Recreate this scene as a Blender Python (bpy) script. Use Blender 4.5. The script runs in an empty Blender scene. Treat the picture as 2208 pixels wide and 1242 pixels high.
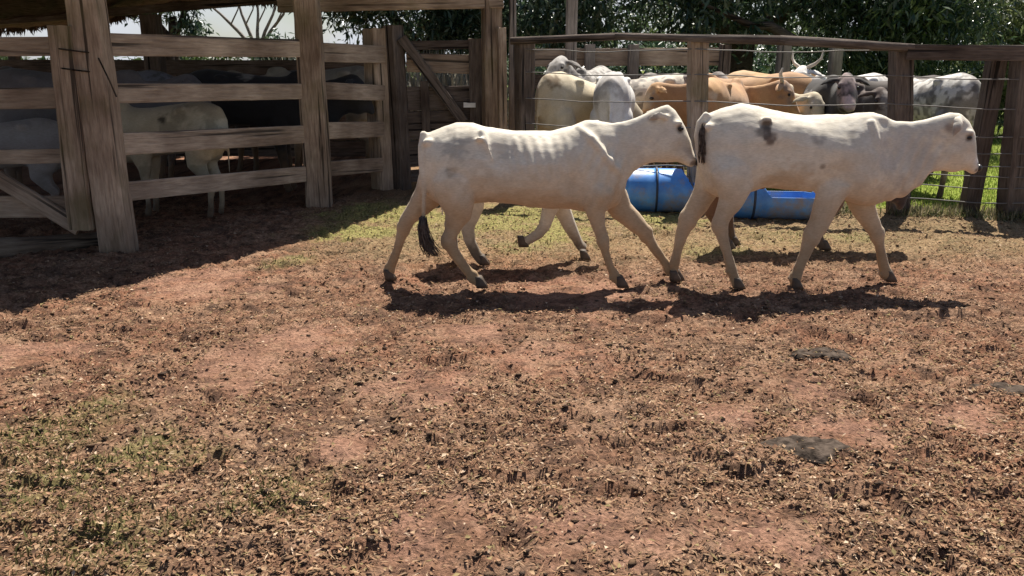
import bpy, bmesh, math, random
import numpy as np
from mathutils import Vector, Matrix
R = math.radians
sc = bpy.context.scene
col = sc.collection
rng = np.random.default_rng(7)
random.seed(7)

# ------------------------------------------------------------------ camera, sky, sun, exposure
CAM_H, FPX = 1.55, 1850.0
PITCH = math.atan(481 / FPX)
cam = bpy.data.cameras.new('camera')
cam.sensor_width = 36.0
cam.lens = FPX / 2208 * 36
cam.clip_end = 2000
cam.clip_start = 0.05
camo = bpy.data.objects.new('camera', cam)
camo.location = (0, 0, CAM_H)
camo.rotation_euler = (R(90) - PITCH, 0, 0)
col.objects.link(camo)
sc.camera = camo

SUN_EL, SUN_AZ = R(61), R(22)            # azimuth from +Y towards +X
SUNV = Vector((math.sin(SUN_AZ) * math.cos(SUN_EL), math.cos(SUN_AZ) * math.cos(SUN_EL), math.sin(SUN_EL)))
w = bpy.data.worlds.new('World'); sc.world = w; w.use_nodes = True
nt = w.node_tree
sky = nt.nodes.new('ShaderNodeTexSky'); sky.sky_type = 'NISHITA'; sky.sun_disc = False
sky.sun_elevation = SUN_EL; sky.sun_rotation = SUN_AZ
sky.dust_density = 1.0; sky.air_density = 1.0
bg = nt.nodes['Background']; bg.inputs['Strength'].default_value = 0.055
# thin bright cloud low over the horizon, as in the gaps of the photograph
_tc = nt.nodes.new('ShaderNodeTexCoord'); _sp = nt.nodes.new('ShaderNodeSeparateXYZ'); nt.links.new(_tc.outputs['Generated'], _sp.inputs[0])
_mr = nt.nodes.new('ShaderNodeMapRange'); _mr.inputs[1].default_value = .34; _mr.inputs[2].default_value = .04; nt.links.new(_sp.outputs['Z'], _mr.inputs[0])
_nz = nt.nodes.new('ShaderNodeTexNoise'); _nz.inputs['Scale'].default_value = 5.0; _nz.inputs['Detail'].default_value = 6.0; nt.links.new(_tc.outputs['Generated'], _nz.inputs['Vector'])
_m1 = nt.nodes.new('ShaderNodeMapRange'); _m1.inputs[1].default_value = .3; _m1.inputs[2].default_value = .52; nt.links.new(_nz.outputs[0], _m1.inputs[0])
_mu = nt.nodes.new('ShaderNodeMath'); _mu.operation = 'MULTIPLY'; nt.links.new(_mr.outputs[0], _mu.inputs[0]); nt.links.new(_m1.outputs[0], _mu.inputs[1])
_mx = nt.nodes.new('ShaderNodeMix'); _mx.data_type = 'RGBA'; nt.links.new(_mu.outputs[0], _mx.inputs[0]); nt.links.new(sky.outputs[0], _mx.inputs[6])
_mx.inputs[7].default_value = (7.0, 7.3, 7.9, 1); nt.links.new(_mx.outputs[2], bg.inputs[0])
sl = bpy.data.lights.new('sun', 'SUN'); sl.energy = 5.0; sl.angle = R(0.5); sl.color = (1.0, 0.94, 0.84)
slo = bpy.data.objects.new('sun', sl); slo.rotation_euler = SUNV.to_track_quat('Z', 'Y').to_euler()
slo.location = (3, 8, 12)
col.objects.link(slo)
sc.view_settings.view_transform = 'Standard'; sc.view_settings.look = 'None'
sc.view_settings.gamma = 1.0; sc.view_settings.exposure = 0.86
sc.cycles.max_bounces = 6; sc.cycles.transparent_max_bounces = 4

# ------------------------------------------------------------------ photograph geometry helpers
CP, SP = math.cos(PITCH), math.sin(PITCH)
def ray(px, py):
    a = (px - 1104) / FPX; b = (621 - py) / FPX
    return Vector((a, CP + b * SP, -SP + b * CP))
def G(px, py, z=0.0):
    r = ray(px, py); t = (z - CAM_H) / r.z
    return Vector((r.x * t, r.y * t, z))
def At(px, py, Y):
    r = ray(px, py); t = Y / r.y
    return Vector((r.x * t, Y, CAM_H + r.z * t))

# ------------------------------------------------------------------ numpy noise
def _hash(ix, iy, iz, seed):
    h = (ix.astype(np.int64) * 374761393 + iy.astype(np.int64) * 668265263 + iz.astype(np.int64) * 2147483647 + seed * 1274126177) & 0xFFFFFFFF
    h = ((h ^ (h >> 13)) * 1274126177) & 0xFFFFFFFF
    h = (h ^ (h >> 16)) & 0xFFFFFFFF
    return h / 4294967295.0
def vn(P, scale=1.0, seed=0):
    P = np.asarray(P, float) * scale
    i = np.floor(P).astype(np.int64); f = P - i
    f = f * f * (3 - 2 * f)
    out = 0
    for dx in (0, 1):
        for dy in (0, 1):
            for dz in (0, 1):
                wgt = (f[:, 0] if dx else 1 - f[:, 0]) * (f[:, 1] if dy else 1 - f[:, 1]) * (f[:, 2] if dz else 1 - f[:, 2])
                out = out + wgt * _hash(i[:, 0] + dx, i[:, 1] + dy, i[:, 2] + dz, seed)
    return out
def vn2(x, y, scale=1.0, seed=0):
    P = np.stack([np.asarray(x, float), np.asarray(y, float), np.zeros(len(x))], 1)
    return vn(P, scale, seed)
def fbm2(x, y, scale, seed=0, oct=3):
    o = 0; a = 1; t = 0
    for k in range(oct):
        o = o + a * vn2(x, y, scale * 2 ** k, seed + k * 11); t += a; a *= .5
    return o / t
def sst(x, a, b):
    t = np.clip((x - a) / (b - a), 0, 1); return t * t * (3 - 2 * t)

# ------------------------------------------------------------------ object helpers
def tag(o, label=None, cat=None, group=None, kind=None):
    if label: o['label'] = label
    if cat: o['category'] = cat
    if group: o['group'] = group
    if kind: o['kind'] = kind
    return o
def empty(name, loc, label, cat, group=None, rz=0.0):
    o = bpy.data.objects.new(name, None); o.empty_display_size = .2
    o.location = loc; o.rotation_euler = (0, 0, rz); col.objects.link(o)
    return tag(o, label, cat, group)
def npmesh(name, V, F, mat=None, parent=None, smooth=False, colors=None, loc=None):
    """V (n,3), F (m,k) arrays (or list of such arrays)"""
    me = bpy.data.meshes.new(name)
    V = np.asarray(V, np.float32)
    Fs = F if isinstance(F, list) else [F]
    me.vertices.add(len(V)); me.vertices.foreach_set('co', V.ravel())
    nl = sum(f.size for f in Fs); npoly = sum(len(f) for f in Fs)
    me.loops.add(nl); me.loops.foreach_set('vertex_index', np.concatenate([f.ravel() for f in Fs]).astype(np.int32))
    tot = np.concatenate([np.full(len(f), f.shape[1]) for f in Fs]).astype(np.int32)
    start = np.concatenate([[0], np.cumsum(tot)[:-1]]).astype(np.int32)
    me.polygons.add(npoly); me.polygons.foreach_set('loop_start', start); me.polygons.foreach_set('loop_total', tot)
    if smooth: me.polygons.foreach_set('use_smooth', np.ones(npoly, bool))
    me.update(calc_edges=True)
    if colors is not None: setcol(me, colors)
    o = bpy.data.objects.new(name, me); col.objects.link(o)
    if mat: me.materials.append(mat)
    if parent: o.parent = parent
    if loc is not None: o.location = loc
    return o
def setcol(me, c):
    a = me.color_attributes.new('tint', 'FLOAT_COLOR', 'POINT')
    full = np.ones((len(c), 4), np.float32); full[:, :3] = c
    a.data.foreach_set('color', full.ravel())

class MB:
    def __init__(s): s.v = []; s.f = []; s.n = 0
    def add(s, V, F):
        s.v.append(np.asarray(V, float)); s.f += [tuple(i + s.n for i in f) for f in F]; s.n += len(V)
    def rings(s, rings, cap=True):
        n = len(rings[0]); F = []
        for i in range(len(rings) - 1):
            for j in range(n):
                k = (j + 1) % n
                F.append((i * n + j, i * n + k, (i + 1) * n + k, (i + 1) * n + j))
        V = [p for r in rings for p in r]
        if cap:
            for i, rev in ((0, True), (len(rings) - 1, False)):
                c = np.mean(np.array(rings[i]), 0); V.append(c); ci = len(V) - 1
                for j in range(n):
                    k = (j + 1) % n
                    F.append((ci, i * n + k, i * n + j) if rev else (ci, i * n + j, i * n + k))
        s.add(V, F)
    def tube(s, pts, ra, rb=None, n=14, side=(0, 1, 0), ends=True):
        """tube along pts; ra = radius in the plane across the side axis, rb = radius along the side axis"""
        pts = [Vector(p) for p in pts]; rb = rb or ra
        side = Vector(side); rings = []
        m = len(pts)
        for i, p in enumerate(pts):
            t = (pts[min(i + 1, m - 1)] - pts[max(i - 1, 0)]).normalized()
            b = side - t * t.dot(side)
            if b.length < 1e-4: b = Vector((1, 0, 0)) - t * t.x
            b.normalize(); nn = t.cross(b)
            rr = []
            for k in range(n):
                a = 2 * math.pi * k / n
                rr.append(p + nn * (ra[i] * math.cos(a)) + b * (rb[i] * math.sin(a)))
            rings.append((p, t, rr))
        out = [r[2] for r in rings]
        if ends:   # rounded ends
            p, t, r = rings[0]; e = min(ra[0], rb[0])
            out = [[p - t * (e * .5) + (q - p) * .72 for q in r]] + out
            p, t, r = rings[-1]; e = min(ra[-1], rb[-1])
            out = out + [[p + t * (e * .5) + (q - p) * .72 for q in r]]
        s.rings(out)
    def ball(s, c, r, n=14, m=8):
        c = Vector(c); rings = []
        for i in range(1, m):
            a = math.pi * i / m
            rings.append([c + Vector((r[0] * math.sin(a) * math.cos(2 * math.pi * k / n), r[1] * math.sin(a) * math.sin(2 * math.pi * k / n), r[2] * math.cos(a))) for k in range(n)])
        s.rings(rings)
    def box(s, c, h, rot=None):
        P = []
        for x in (-1, 1):
            for y in (-1, 1):
                for z in (-1, 1):
                    p = Vector((x * h[0], y * h[1], z * h[2]))
                    if rot: p = rot @ p
                    P.append(Vector(c) + p)
        s.add(P, [(0, 1, 3, 2), (4, 6, 7, 5), (0, 4, 5, 1), (2, 3, 7, 6), (0, 2, 6, 4), (1, 5, 7, 3)])
    def verts(s): return np.concatenate(s.v)
    def mesh(s, name):
        me = bpy.data.meshes.new(name); me.from_pydata([tuple(v) for v in s.verts()], [], s.f)
        bm = bmesh.new(); bm.from_mesh(me); bmesh.ops.recalc_face_normals(bm, faces=bm.faces); bm.to_mesh(me); bm.free()
        me.update(); return me
    def build(s, name, mat, parent=None, smooth=True, loc=None, colors=None):
        me = s.mesh(name); me.materials.append(mat)
        if smooth: me.polygons.foreach_set('use_smooth', [True] * len(me.polygons))
        if colors is not None: setcol(me, colors)
        o = bpy.data.objects.new(name, me); col.objects.link(o)
        if parent: o.parent = parent
        if loc is not None: o.location = loc
        return o

# ------------------------------------------------------------------ materials
def newmat(name):
    m = bpy.data.materials.new(name); m.use_nodes = True
    t = m.node_tree; return m, t, t.nodes['Principled BSDF']
def N(t, typ, **kw):
    n = t.nodes.new(typ)
    for k, v in kw.items():
        if k in n.inputs.keys(): n.inputs[k].default_value = v
        else: setattr(n, k, v)
    return n
def ramp(t, stops):
    r = t.nodes.new('ShaderNodeValToRGB'); e = r.color_ramp.elements
    e[0].position, e[0].color = stops[0][0], (*stops[0][1], 1)
    e[1].position, e[1].color = stops[-1][0], (*stops[-1][1], 1)
    for p, c in stops[1:-1]:
        x = e.new(p); x.color = (*c, 1)
    return r
def mixc(t, a, b, fac, mode='MIX'):
    m = t.nodes.new('ShaderNodeMix'); m.data_type = 'RGBA'; m.blend_type = mode
    for s, v in ((m.inputs[0], fac), (m.inputs[6], a), (m.inputs[7], b)):
        if hasattr(v, 'is_linked'): t.links.new(v, s)
        elif isinstance(v, (int, float)): s.default_value = v
        else: s.default_value = (*v, 1)
    return m.outputs[2]
def bump(t, p, h, strength, dist):
    b = N(t, 'ShaderNodeBump', Strength=strength, Distance=dist)
    t.links.new(h, b.inputs['Height']); t.links.new(b.outputs[0], p.inputs['Normal'])

def m_wood(name, c0, c1, crack=.5, moss=0.0):
    m, t, p = newmat(name)
    tc = N(t, 'ShaderNodeTexCoord'); mp = N(t, 'ShaderNodeMapping'); mp.inputs['Scale'].default_value = (1.6, 15, 15)
    oi = N(t, 'ShaderNodeObjectInfo'); ad = N(t, 'ShaderNodeVectorMath', operation='ADD')
    ml = N(t, 'ShaderNodeMath', operation='MULTIPLY'); ml.inputs[1].default_value = 37.0
    t.links.new(oi.outputs['Random'], ml.inputs[0])
    t.links.new(tc.outputs['Object'], ad.inputs[0]); t.links.new(ml.outputs[0], ad.inputs[1])
    t.links.new(ad.outputs[0], mp.inputs[0])
    n1 = N(t, 'ShaderNodeTexNoise', Scale=3.0, Detail=8.0, Roughness=.65); t.links.new(mp.outputs[0], n1.inputs['Vector'])
    n2 = N(t, 'ShaderNodeTexNoise', Scale=1.6, Detail=3.0); t.links.new(ad.outputs[0], n2.inputs['Vector'])
    r1 = ramp(t, [(.3, c0), (.7, c1)]); t.links.new(n1.outputs[0], r1.inputs[0])
    r2 = ramp(t, [(.3, (.5, .44, .4)), (.7, (1.2, 1.17, 1.12))]); t.links.new(n2.outputs[0], r2.inputs[0])
    c = mixc(t, r1.outputs[0], r2.outputs[0], 1.0, 'MULTIPLY')
    mp2 = N(t, 'ShaderNodeMapping'); mp2.inputs['Scale'].default_value = (.45, 16, 16); t.links.new(ad.outputs[0], mp2.inputs[0])
    n3 = N(t, 'ShaderNodeTexNoise', Scale=1.3, Detail=2.0); t.links.new(mp2.outputs[0], n3.inputs['Vector'])
    r3 = ramp(t, [(.33, (0, 0, 0)), (.40, (1, 1, 1))]); t.links.new(n3.outputs[0], r3.inputs[0])
    c = mixc(t, tuple(x * .25 for x in c0), c, r3.outputs[0]) if crack else c
    if moss:
        n4 = N(t, 'ShaderNodeTexNoise', Scale=2.2, Detail=4.0); t.links.new(ad.outputs[0], n4.inputs['Vector'])
        r4 = ramp(t, [(.52, (0, 0, 0)), (.68, (moss, moss, moss))]); t.links.new(n4.outputs[0], r4.inputs[0])
        c = mixc(t, c, (.13, .11, .04), r4.outputs[0])
    t.links.new(c, p.inputs['Base Color']); p.inputs['Roughness'].default_value = .9
    p.inputs['Specular IOR Level'].default_value = .2
    s = mixc(t, n1.outputs[0], r3.outputs[0], .5, 'MULTIPLY')
    bump(t, p, s, .8, .02)
    return m
def m_plain(name, c, rough=.6, metal=0.0, noise=.25, nscale=8.0, bumpd=0.0):
    m, t, p = newmat(name)
    tc = N(t, 'ShaderNodeTexCoord'); n = N(t, 'ShaderNodeTexNoise', Scale=nscale, Detail=5.0)
    t.links.new(tc.outputs['Object'], n.inputs['Vector'])
    r = ramp(t, [(.3, tuple(x * (1 - noise) for x in c)), (.7, tuple(min(1, x * (1 + noise)) for x in c))])
    t.links.new(n.outputs[0], r.inputs[0]); t.links.new(r.outputs[0], p.inputs['Base Color'])
    p.inputs['Roughness'].default_value = rough; p.inputs['Metallic'].default_value = metal
    if rough > .85: p.inputs['Specular IOR Level'].default_value = .05
    if bumpd: bump(t, p, n.outputs[0], .6, bumpd)
    return m
def m_hide():
    m, t, p = newmat('cattle_hide')
    a = N(t, 'ShaderNodeAttribute', attribute_name='tint'); tc = N(t, 'ShaderNodeTexCoord')
    n = N(t, 'ShaderNodeTexNoise', Scale=9.0, Detail=6.0, Roughness=.6); t.links.new(tc.outputs['Object'], n.inputs['Vector'])
    mp = N(t, 'ShaderNodeMapping'); mp.inputs['Scale'].default_value = (40, 60, 130); t.links.new(tc.outputs['Object'], mp.inputs[0])
    n2 = N(t, 'ShaderNodeTexNoise', Scale=1.0, Detail=3.0); t.links.new(mp.outputs[0], n2.inputs['Vector'])
    r = ramp(t, [(.3, (.86, .84, .81)), (.7, (1.06, 1.06, 1.06))]); t.links.new(n.outputs[0], r.inputs[0])
    r2 = ramp(t, [(.25, (.86, .85, .83)), (.75, (1.07, 1.07, 1.07))]); t.links.new(n2.outputs[0], r2.inputs[0])
    c = mixc(t, a.outputs['Color'], r.outputs[0], 1.0, 'MULTIPLY'); c = mixc(t, c, r2.outputs[0], 1.0, 'MULTIPLY')
    t.links.new(c, p.inputs['Base Color']); p.inputs['Roughness'].default_value = .75
    p.inputs['Specular IOR Level'].default_value = .25
    p.inputs['Sheen Weight'].default_value = .15
    bump(t, p, n2.outputs[0], .25, .004)
    return m
def m_tint(name, rough=.9, var=.3, transl=0.0, scale=60.0, bumpd=0.0):
    """colour from the mesh's own tint attribute, fine procedural variation on top"""
    m, t, p = newmat(name)
    a = N(t, 'ShaderNodeAttribute', attribute_name='tint'); tc = N(t, 'ShaderNodeTexCoord')
    n = N(t, 'ShaderNodeTexNoise', Scale=scale, Detail=6.0, Roughness=.7); t.links.new(tc.outputs['Object'], n.inputs['Vector'])
    r = ramp(t, [(.3, (1 - var,) * 3), (.7, (1 + var,) * 3)]); t.links.new(n.outputs[0], r.inputs[0])
    c = mixc(t, a.outputs['Color'], r.outputs[0], 1.0, 'MULTIPLY')
    t.links.new(c, p.inputs['Base Color']); p.inputs['Roughness'].default_value = rough
    p.inputs['Specular IOR Level'].default_value = .04
    if bumpd: bump(t, p, n.outputs[0], .9, bumpd)
    if transl: leafmix(t, p, c, transl)
    return m
def leafmix(t, p, c, f):
    tr = N(t, 'ShaderNodeBsdfTranslucent'); t.links.new(c, tr.inputs[0])
    mx = N(t, 'ShaderNodeMixShader'); mx.inputs[0].default_value = f
    t.links.new(p.outputs[0], mx.inputs[1]); t.links.new(tr.outputs[0], mx.inputs[2])
    t.links.new(mx.outputs[0], t.nodes['Material Output'].inputs[0])
def m_leaf(name, cols, rough=.35, transl=.3):
    m, t, p = newmat(name)
    g = N(t, 'ShaderNodeNewGeometry')
    k = len(cols); r = ramp(t, [(i / (k - 1), c) for i, c in enumerate(cols)])
    t.links.new(g.outputs['Random Per Island'], r.inputs[0])
    t.links.new(r.outputs[0], p.inputs['Base Color']); p.inputs['Roughness'].default_value = rough
    leafmix(t, p, r.outputs[0], transl)
    return m

M = {}
M['board'] = m_wood('weathered_board', (.30, .235, .185), (.58, .475, .38), crack=.4)
M['post'] = m_wood('old_post_wood', (.27, .2, .15), (.58, .47, .37), crack=.8, moss=.5)
M['darkwood'] = m_wood('dark_wood', (.075, .06, .053), (.2, .165, .145), crack=.5)
M['palewood'] = m_wood('pale_pole', (.2, .18, .17), (.36, .33, .31), crack=.3)
M['log'] = m_wood('log_wood', (.14, .11, .085), (.3, .25, .2), crack=.6, moss=.5)
M['wire'] = m_plain('fence_wire', (.17, .16, .15), .6, .5, .2)
M['hide'] = m_hide()
M['eye'] = m_plain('eye', (.012, .008, .007), .2, 0, .1)
M['nose'] = m_plain('wet_nose', (.03, .025, .024), .35, 0, .3, 30)
M['hoof'] = m_plain('hoof', (.085, .06, .042), .65, 0, .3, 20)
M['horn'] = m_plain('horn', (.55, .49, .4), .5, 0, .2)
M['tuft'] = m_plain('tail_hair', (.10, .08, .068), .9, 0, .6, 40)
M['tuft_pale'] = m_plain('pale_tail_hair', (.6, .56, .48), .9, 0, .3, 40)
M['thatch'] = m_plain('old_thatch', (.1, .075, .055), .95, 0, .5, 10, .02)
M['dung'] = m_plain('dung', (.062, .047, .037), .95, 0, .8, 28, .03)
M['soil'] = m_tint('soil', .95, .62, 0, 48.0, .04)
M['litter'] = m_tint('dry_litter', .85, .2, .1, 30.0)
M['clod'] = m_tint('soil_clod', .95, .3, 0, 60.0, .01)
M['blade'] = m_tint('grass_blade', .6, .2, .3, 20.0)
M['leaf_dark'] = m_leaf('dark_leaf', [(.018, .04, .026), (.034, .066, .038), (.05, .085, .045), (.08, .12, .07), (.17, .21, .14)], .25, .35)
M['leaf_mid'] = m_leaf('mid_leaf', [(.03, .05, .02), (.05, .08, .025), (.07, .1, .035), (.1, .13, .05)], .45, .35)
M['leaf_pale'] = m_leaf('pale_leaf', [(.09, .12, .05), (.14, .17, .07), (.2, .22, .1), (.12, .15, .07)], .5, .4)
M['straw'] = m_leaf('pale_reed', [(.35, .33, .26), (.5, .48, .4), (.6, .57, .5), (.42, .4, .3)], .7, .3)
M['bark'] = m_wood('bark', (.03, .024, .02), (.09, .075, .06), crack=.5)

def m_drum():
    m, t, p = newmat('blue_plastic')
    tc = N(t, 'ShaderNodeTexCoord'); n = N(t, 'ShaderNodeTexNoise', Scale=4.0, Detail=6.0, Roughness=.65)
    t.links.new(tc.outputs['Object'], n.inputs['Vector'])
    r = ramp(t, [(.35, (.05, .21, .62)), (.65, (.12, .36, .8))]); t.links.new(n.outputs[0], r.inputs[0])
    n2 = N(t, 'ShaderNodeTexNoise', Scale=3.0, Detail=7.0, Roughness=.7); t.links.new(tc.outputs['Object'], n2.inputs['Vector'])
    r2 = ramp(t, [(.48, (0, 0, 0)), (.64, (.8, .8, .8))]); t.links.new(n2.outputs[0], r2.inputs[0])
    c = mixc(t, r.outputs[0], (.3, .25, .19), r2.outputs[0])
    t.links.new(c, p.inputs['Base Color']); p.inputs['Roughness'].default_value = .42
    bump(t, p, n.outputs[0], .3, .01)
    return m
M['drum'] = m_drum()

# ------------------------------------------------------------------ ground
PATCHES = [(1560, 890, .17), (1830, 935, .26), (1190, 770, .3), (900, 830, .3), (960, 1135, .25), (740, 960, .14), (1250, 1180, .3), (1420, 1165, .13), (1730, 835, .22), (880, 1215, .22), (500, 790, .35), (1240, 630, .5), (1650, 1130, .25), (420, 610, .5), (40, 770, .4), (1010, 715, .3), (620, 730, .4), (2080, 900, .2)]
GREENS = [(90, 950, .35), (60, 1080, .45), (300, 1000, .3), (190, 900, .25), (750, 500, .4), (830, 460, .6), (640, 560, .25), (1130, 470, .7), (1000, 500, .4), (1400, 480, .5), (1680, 505, .45), (1560, 540, .4), (1840, 510, .3), (1130, 530, .4), (180, 1180, .3), (600, 1060, .2)]
def blob_mask(x, y, spots, seed):
    o = np.zeros(len(x)); wob = fbm2(x, y, 4.0, seed) - .5
    for px, py, r in spots:
        c = G(px, py); d = np.hypot(x - c.x, (y - c.y)) / r + wob * 1.3 + (fbm2(x, y, 15, seed + 5) - .5) * .9
        o = np.maximum(o, 1 - sst(d, .35, 1.25))
    return o
def pasture(x, y):   # grass beyond the wire fence
    line = 10.15 - (x - .14) * .252
    return sst(y - line + (fbm2(x, y, 2.0, 91) - .5) * .8, .1, .7) * sst(x, 2.2, 3.8)
def ground_h(x, y):
    near = 1 - sst(np.hypot(x, y - 4), 9, 14)
    h = (fbm2(x, y, .5, 3, 2) - .5) * .05
    h += ((fbm2(x, y, 3.2, 5, 3) - .5) * .04 + (fbm2(x, y, 9, 9, 3) - .5) * .05 + (vn2(x, y, 27, 17) - .5) * .022 + (vn2(x, y, 44, 18) - .5) * .012) * near
    dent = vn2(x, y, 6.5, 23); h -= near * (.032 * sst(dent, .70, .84) - .012 * sst(dent, .6, .68) * (1 - sst(dent, .68, .74)))
    pm = blob_mask(x, y, PATCHES, 33)
    return h * (1 - .6 * pm) - .006
def ground_c(x, y):
    n1 = fbm2(x, y, .9, 41); n2 = fbm2(x, y, 5, 47); n3 = vn2(x, y, 26, 53)
    brown = np.array([.24, .132, .084]); red = np.array([.31, .15, .092]); tan = np.array([.335, .212, .14]); dark = np.array([.075, .048, .036])
    grn = np.array([.22, .2, .08]); pas = np.array([.27, .33, .07])
    c = brown + (red - brown) * (sst(n1, .42, .62) * .6)[:, None]
    c = c + (tan - c) * (sst(n2, .5, .72) * .65)[:, None]
    c = c + (dark - c) * (sst(n3, .6, .85) * .75)[:, None]
    n4 = fbm2(x, y * 1.6, 9, 57, 3); c = c + (dark * 1.25 - c) * (sst(n4, .54, .68) * .6)[:, None]; c = c + (tan * 1.12 - c) * (sst(n4, .46, .34) * .5)[:, None]
    pm = blob_mask(x, y, PATCHES, 33); c = c + (np.array([.40, .22, .155]) - c) * (pm * .5 * sst(n2, .2, .6))[:, None]
    gm = blob_mask(x, y, GREENS, 35) * .75; c = c + (grn - c) * (gm * (0.4 + .6 * sst(n2, .3, .6)))[:, None]
    band = sst(y, 6.3, 7.6) * sst(x, -2.4, -1.0) * .5; c = c + (np.array([.31, .25, .13]) - c) * band[:, None]
    g2 = blob_mask(x, y, [(760, 500, .55), (850, 462, .8), (950, 470, .5), (1110, 470, .8), (1180, 500, .5), (1420, 470, .5)], 36); c = c + (np.array([.30, .28, .10]) - c) * (g2 * .75)[:, None]
    ps = pasture(x, y); c = c + (pas - c) * ps[:, None]
    far = sst(np.hypot(x, y), 16, 24); c = c + (np.array([.14, .17, .05]) - c) * far[:, None]
    return c
def axis(a, b, step, lo, hi):
    mid = np.arange(a, b, step); s = step; L = [a]; 
    while L[-1] > lo: s *= 1.22; L.append(L[-1] - s)
    s = step; H = [mid[-1]]
    while H[-1] < hi: s *= 1.22; H.append(H[-1] + s)
    return np.concatenate([L[:0:-1], mid, H[1:]])
gx = axis(-4.6, 5.6, .02, -400, 400); gy = axis(2.0, 9.6, .02, -300, 900)
X, Y = np.meshgrid(gx, gy); xf, yf = X.ravel(), Y.ravel()
zf = ground_h(xf, yf)
nx, ny = len(gx), len(gy); idx = np.arange(nx * ny).reshape(ny, nx)
quads = np.stack([idx[:-1, :-1].ravel(), idx[:-1, 1:].ravel(), idx[1:, 1:].ravel(), idx[1:, :-1].ravel()], 1)
g = npmesh('ground', np.stack([xf, yf, zf], 1), quads, M['soil'], smooth=True, colors=ground_c(xf, yf))
tag(g, 'trampled red brown corral soil with dry litter and grassy patches', 'ground', kind='structure')

def scatter_ground(n, ymin=2.1, ymax=10.5, dens=None):
    """points on the visible ground, denser near the camera"""
    u = rng.random(n); y = ymin * (ymax / ymin) ** u
    x = (rng.random(n) * 2 - 1) * (y * .66 + .3)
    return x, y
def leaves_mesh(name, P, D, U, L, W, mat, colors=None, parent=None, fold=.25):
    """one small folded rhombus per point: P base, D direction, U normal"""
    S = np.cross(D, U); S /= np.linalg.norm(S, axis=1)[:, None] + 1e-9
    L = L[:, None]; W = W[:, None]
    a = P; b = P + D * L * .45 + S * W * .5 + U * W * fold; c = P + D * L; d = P + D * L * .45 - S * W * .5 + U * W * fold
    V = np.stack([a, b, c, d], 1).reshape(-1, 3); n = len(P); i = np.arange(n)[:, None] * 4
    F = np.concatenate([i + np.array([[0, 1, 2]]), i + np.array([[0, 2, 3]])], 0)
    cc = np.repeat(colors, 4, 0) if colors is not None else None
    return npmesh(name, V, F, mat, parent, colors=cc)

# dry litter: straws, leaf scraps
n = 190000
x, y = scatter_ground(n)
pm = blob_mask(x, y, PATCHES, 33); keep = (rng.random(n) > pm * .85) & (pasture(x, y) < .5) & (fbm2(x, y, 2.4, 77) + rng.random(n) * .6 > .66)
x, y = x[keep], y[keep]; n = len(x)
z = ground_h(x, y) + .002 + rng.random(n) * .012
az = rng.random(n) * 2 * np.pi; el = (rng.random(n) - .4) * .6
D = np.stack([np.cos(az) * np.cos(el), np.sin(az) * np.cos(el), np.sin(el)], 1)
U = np.stack([rng.normal(0, .35, n), rng.normal(0, .35, n), np.ones(n)], 1); U /= np.linalg.norm(U, axis=1)[:, None]
kind = rng.random(n)
L = np.where(kind < .55, .010 + rng.random(n) ** 1.5 * .042, .008 + rng.random(n) ** 2 * .028); W = np.where(kind < .55, .003 + rng.random(n) * .004, .006 + rng.random(n) ** 2 * .018)
pal = np.array([[.36, .26, .165], [.27, .175, .105], [.18, .11, .07], [.5, .4, .29], [.10, .065, .046], [.32, .2, .125], [.24, .2, .1]])
ci = rng.choice(len(pal), n, p=[.15, .22, .24, .05, .18, .1, .06])
lit = leaves_mesh('dry_litter', np.stack([x, y, z], 1), D, U, L, W, M['litter'], pal[ci] * np.array([1.02, .95, .93]) * (.8 + .4 * rng.random((n, 1))))
tag(lit, 'scraps of dry straw and leaves scattered over the corral soil', 'leaf litter', kind='stuff')
# clods
n = 36000
x, y = scatter_ground(n, 2.1, 9.5)
pm = blob_mask(x, y, PATCHES, 33); keep = (rng.random(n) > pm * .9) & (fbm2(x, y, 2.2, 177) + rng.random(n) * .7 > .7); x, y = x[keep], y[keep]; n = len(x)
r = .003 + .011 * rng.random(n) ** 3.5
oc = np.array([[1, 0, 0], [0, 1, 0], [-1, 0, 0], [0, -1, 0], [0, 0, .7], [0, 0, -.7], [.7, .7, .3], [-.7, .6, .35], [-.6, -.7, .3], [.65, -.7, .35]])
of = np.array([[4, 6, 1], [4, 1, 7], [4, 7, 2], [4, 2, 8], [4, 8, 3], [4, 3, 9], [4, 9, 0], [4, 0, 6], [6, 0, 1], [7, 1, 2], [8, 2, 3], [9, 3, 0], [5, 1, 0], [5, 2, 1], [5, 3, 2], [5, 0, 3]])
jit = 1 + rng.normal(0, .22, (n, 10, 3)); base = oc[None] * jit
ca, sa = np.cos(rng.random(n) * 6.3), np.sin(rng.random(n) * 6.3); sx = .7 + rng.random(n)
bx = base[..., 0] * sx[:, None]; by = base[..., 1]
V = np.stack([(bx * ca[:, None] - by * sa[:, None]), (bx * sa[:, None] + by * ca[:, None]), base[..., 2] * .75], -1) * r[:, None, None]
V += np.stack([x, y, ground_h(x, y) + r * .25], 1)[:, None]
F = (np.arange(n)[:, None, None] * 10 + of[None]).reshape(-1, 3)
pal = np.array([[.19, .12, .075], [.15, .095, .062], [.26, .165, .105], [.09, .062, .046]])
cc = np.repeat(pal[rng.choice(4, n, p=[.4, .25, .2, .15])] * (.8 + .4 * rng.random((n, 1))), 10, 0)
cl = npmesh('soil_clods', V.reshape(-1, 3), F, M['clod'], colors=cc)
tag(cl, 'small brown crumbs of soil and dung strewn over the yard', 'clods', kind='stuff')
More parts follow.
